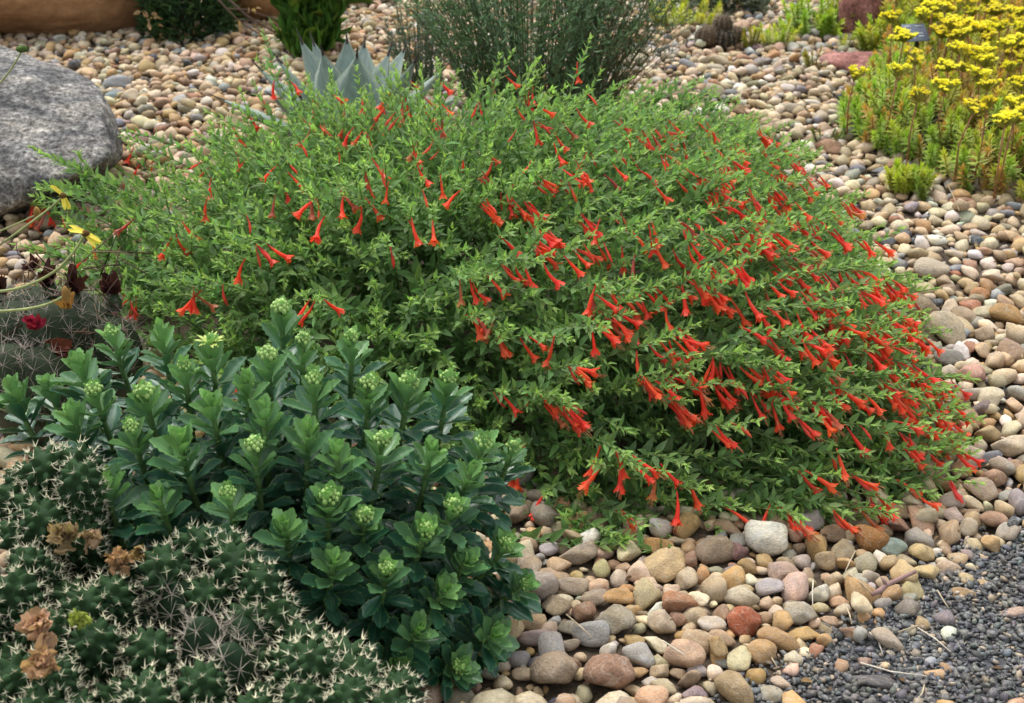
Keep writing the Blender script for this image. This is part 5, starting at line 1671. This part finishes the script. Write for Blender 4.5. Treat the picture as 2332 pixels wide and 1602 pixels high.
# ------------------------------------------------------------------ yellow spidery flowers on long stems
def daisy(label, pts, ys, petals_at=None, kind='flower', r=.0022):
    P = np.array([at_y(u, v, y) for (u, v), y in zip(pts, ys)])
    t = np.linspace(0, 1, len(P)); tt = np.linspace(0, 1, 18)
    # smooth curve through the points
    Q = np.stack([np.interp(tt, t, P[:, k]) for k in range(3)], -1)
    for _ in range(3):
        Q[1:-1] = (Q[:-2] + 2 * Q[1:-1] + Q[2:]) / 4
    c0 = np.array([Q[0, 0], Q[0, 1], 0])
    rt = root('yellow_daisy' if kind != 'bud' else 'daisy_bud', c0, label, 'flower', 'long stemmed daisies reaching over the ribbed cactus')
    V, T = tube(Q - c0, np.linspace(r * 1.1, r * .8, len(Q)), 6)
    link('stem', mesh_from('stem', V, T, np.tile((.30, .34, .13), (len(V), 1)), mats=[M_FSTEM]), rt)
    tip = Q[-1] - c0
    if kind == 'flower':
        pl = leaf_tpl([0, .3, .75, 1], [.1, .14, .13, .04], fold=.4, curl=.15)
        for k, d in enumerate(petals_at):
            b = Batch()
            b.add(pl, frame(d, (0, -.4, .9), .024, .024, .024)[None], tip[None], np.array([[.78, .66, .09]]))
            link('petal', b.mesh('petal', [M_YELLOW]), rt)
        V0, T0 = ICO[2]
        link('flower_centre', mesh_from('flower_centre', V0 * np.array([.006, .006, .005]) + tip, T0, np.tile((.16, .09, .03), (len(V0), 1)), mats=[M_DRY]), rt)
    else:
        V0, T0 = ICO[2]
        c = (.10, .16, .04) if kind == 'bud' else (.40, .24, .08)
        sh = (.010, .010, .006) if kind == 'bud' else (.006, .006, .014)
        link('flower_head', mesh_from('flower_head', V0 * np.array(sh) + tip, T0, np.tile(c, (len(V0), 1)), mats=[M_DRY]), rt)
daisy('yellow ribbon petalled flower on the upper curving stem over the cactus', ((-60, 660), (0, 668), (70, 650), (130, 618), (165, 580), (195, 532)), (1.85,) * 6,
      [(-.9, -.1, .35), (-.7, 0, .5), (.75, -.2, -.45), (.9, -.2, -.35), (.5, -.4, -.5), (-.4, -.4, .3)])
daisy('yellow ribbon petalled flower on a short stalk against the granite boulder', ((-60, 590), (10, 552), (85, 497), (130, 462), (143, 446)), (2.2,) * 5,
      [(-.6, -.1, .9), (-.5, -.1, .6), (.5, -.2, -.9), (.35, -.2, -.95), (.15, -.5, -.6)])
daisy('leafless daisy stem with a dried tan seed head beside the ribbed cactus', ((-60, 712), (0, 710), (70, 704), (120, 690), (150, 672)), (1.82,) * 5, kind='dry')
daisy('green flower bud on a thin stem in front of the granite boulder', ((-40, 230), (0, 190), (25, 160), (45, 125), (50, 112)), (2.3,) * 5, kind='bud', r=.0016)
daisy('bare pale daisy stem running low beside the granite boulder', ((-60, 545), (0, 527), (50, 505), (85, 488)), (2.25,) * 4, kind='dry', r=.0016)

# ------------------------------------------------------------------ twigs and straws
def stick(name, label, pts, r, col, cat, mat=M_TWIG, z=.03, group=None):
    P = np.array([at_z(u, v, z + dz) for u, v, dz in pts])
    c0 = P[0] * np.array([1, 1, 0])
    V, T = tube(P - c0, r, 6)
    o = link(name, mesh_from(name, V, T, np.tile(col, (len(V), 1)), mats=[mat]), loc=c0)
    tag(o, label, cat, group)
    return o
tw = stick('broken_twig', 'broken pinkish grey twig with a knobbed end lying on pebbles', [(1985, 1355, 0), (2005, 1345, .003), (2020, 1332, .006), (2050, 1318, .006), (2085, 1302, .006)], [.0025, .0042, .0032, .0032, .0024], (.27, .17, .15), 'twig', z=.028)
V, T = tube(np.array([at_z(2018, 1334, .034), at_z(2012, 1322, .04), at_z(2006, 1316, .042)]) - np.array(tw.location), [.003, .0022, .0012], 5)
link('side_twig', mesh_from('side_twig', V, T, np.tile((.25, .16, .14), (len(V), 1)), mats=[M_TWIG]), tw)
for i, (pts, lab) in enumerate(((((1852, 1323), (1850, 1352), (1851, 1380)), 'upright pale straw standing among pebbles behind the pale rough stone'),
                 (((1948, 1255), (1935, 1280), (1925, 1302)), 'bleached straw propped against the golden cream stone'),
                 (((1925, 1302), (1955, 1322), (1985, 1350)), 'thin tan grass stalk running down to the broken twig'),
                 (((2090, 1430), (2130, 1455), (2165, 1485)), 'long tan straw lying across the dark grit beside the purple grey stone'),
                 (((1925, 1378), (1935, 1400), (1940, 1422)), 'short bleached straw beside the two toned angular stone'),
                 (((1752, 1472), (1758, 1500), (1770, 1520)), 'curved pale straw on the pebbles in front of the long ochre oval'),
                 (((1960, 1510), (2030, 1530), (2110, 1540)), 'tan straw on the grit behind the slate splinter'),
                 (((2135, 1345), (2150, 1370), (2160, 1385)), 'forked looking straw on the grit behind the purple grey stone'),
                 (((2045, 1440), (2080, 1428), (2100, 1424)), 'pale straw touching the tan rounded stone on the grit'),
                 (((1980, 1440), (2000, 1460), (2010, 1490)), 'faint grey straw on the grit beyond the pinkish brown chip'),
                 (((2105, 1560), (2100, 1580), (2090, 1592)), 'curled white straw on the grit near the tan block'),
                 (((1290, 1400), (1325, 1430), (1350, 1455)), 'brown grass stalk lying over the reddish brown wedge'),
                 (((1510, 1460), (1540, 1480), (1560, 1492)), 'thin yellow straw in front of the cream egg stone'),
                 (((1178, 1402), (1180, 1415), (1179, 1428)), 'short white straw under the lowest fleshy rosette'),
                 (((2185, 480), (2170, 445), (2160, 425)), 'thin grey straw standing before the stonecrop patch'),
                 (((1690, 205), (1685, 222), (1694, 236)), 'pale curled straw on pebbles behind the mound'))):
    z = .030 if pts[0][1] < 1425 and pts[0][0] < 2000 else (.012 if i not in (11, 12, 13, 14, 15) else .035)
    stick('straw', lab, [(u, v, .0) for u, v in pts], [.0009, .0009, .0006], (.46, .38, .26) if i % 3 else (.6, .55, .45), 'straw', z=z, group='straws on the ground')

# ------------------------------------------------------------------ dry leaf litter and crumbs lying between the stones
lit_b = Batch()
flake = leaf_tpl([0, .35, .7, 1], [.1, .3, .26, 0], fold=.35, curl=.4)
n = 900
ly = np.sqrt(rng.uniform(1.25 ** 2, 4.6 ** 2, n)); lx = rng.uniform(-1, 1, n) * (.38 * (ly * CP + .49))
keep = np.array([not hides(a, b_) for a, b_ in zip(lx, ly)])
lx, ly = lx[keep], ly[keep]; n = len(lx)
onp = np.array([path_line_y(a) for a in lx]) > ly
Ls = rng.uniform(.005, .014, n)
dr = rng.normal(size=(n, 3)) * np.array([1, 1, .25])
lit_b.add(flake, frames(dr, np.array([0, 0, 1.0]) + rng.normal(0, .4, (n, 3)), Ls * rng.uniform(.5, 1.1, n), Ls, Ls),
          np.stack([lx, ly, np.where(onp, .010, rng.uniform(.010, .030, n))], -1), np.array([(.30, .19, .09), (.20, .12, .06), (.42, .33, .19), (.12, .08, .05)])[rng.integers(4, size=n)] * rng.uniform(.6, 1.3, (n, 1)))
tag(link('leaf_litter', lit_b.mesh('leaf_litter', [M_DRY]), None), 'small dry brown leaf bits scattered between the stones', kind='stuff')
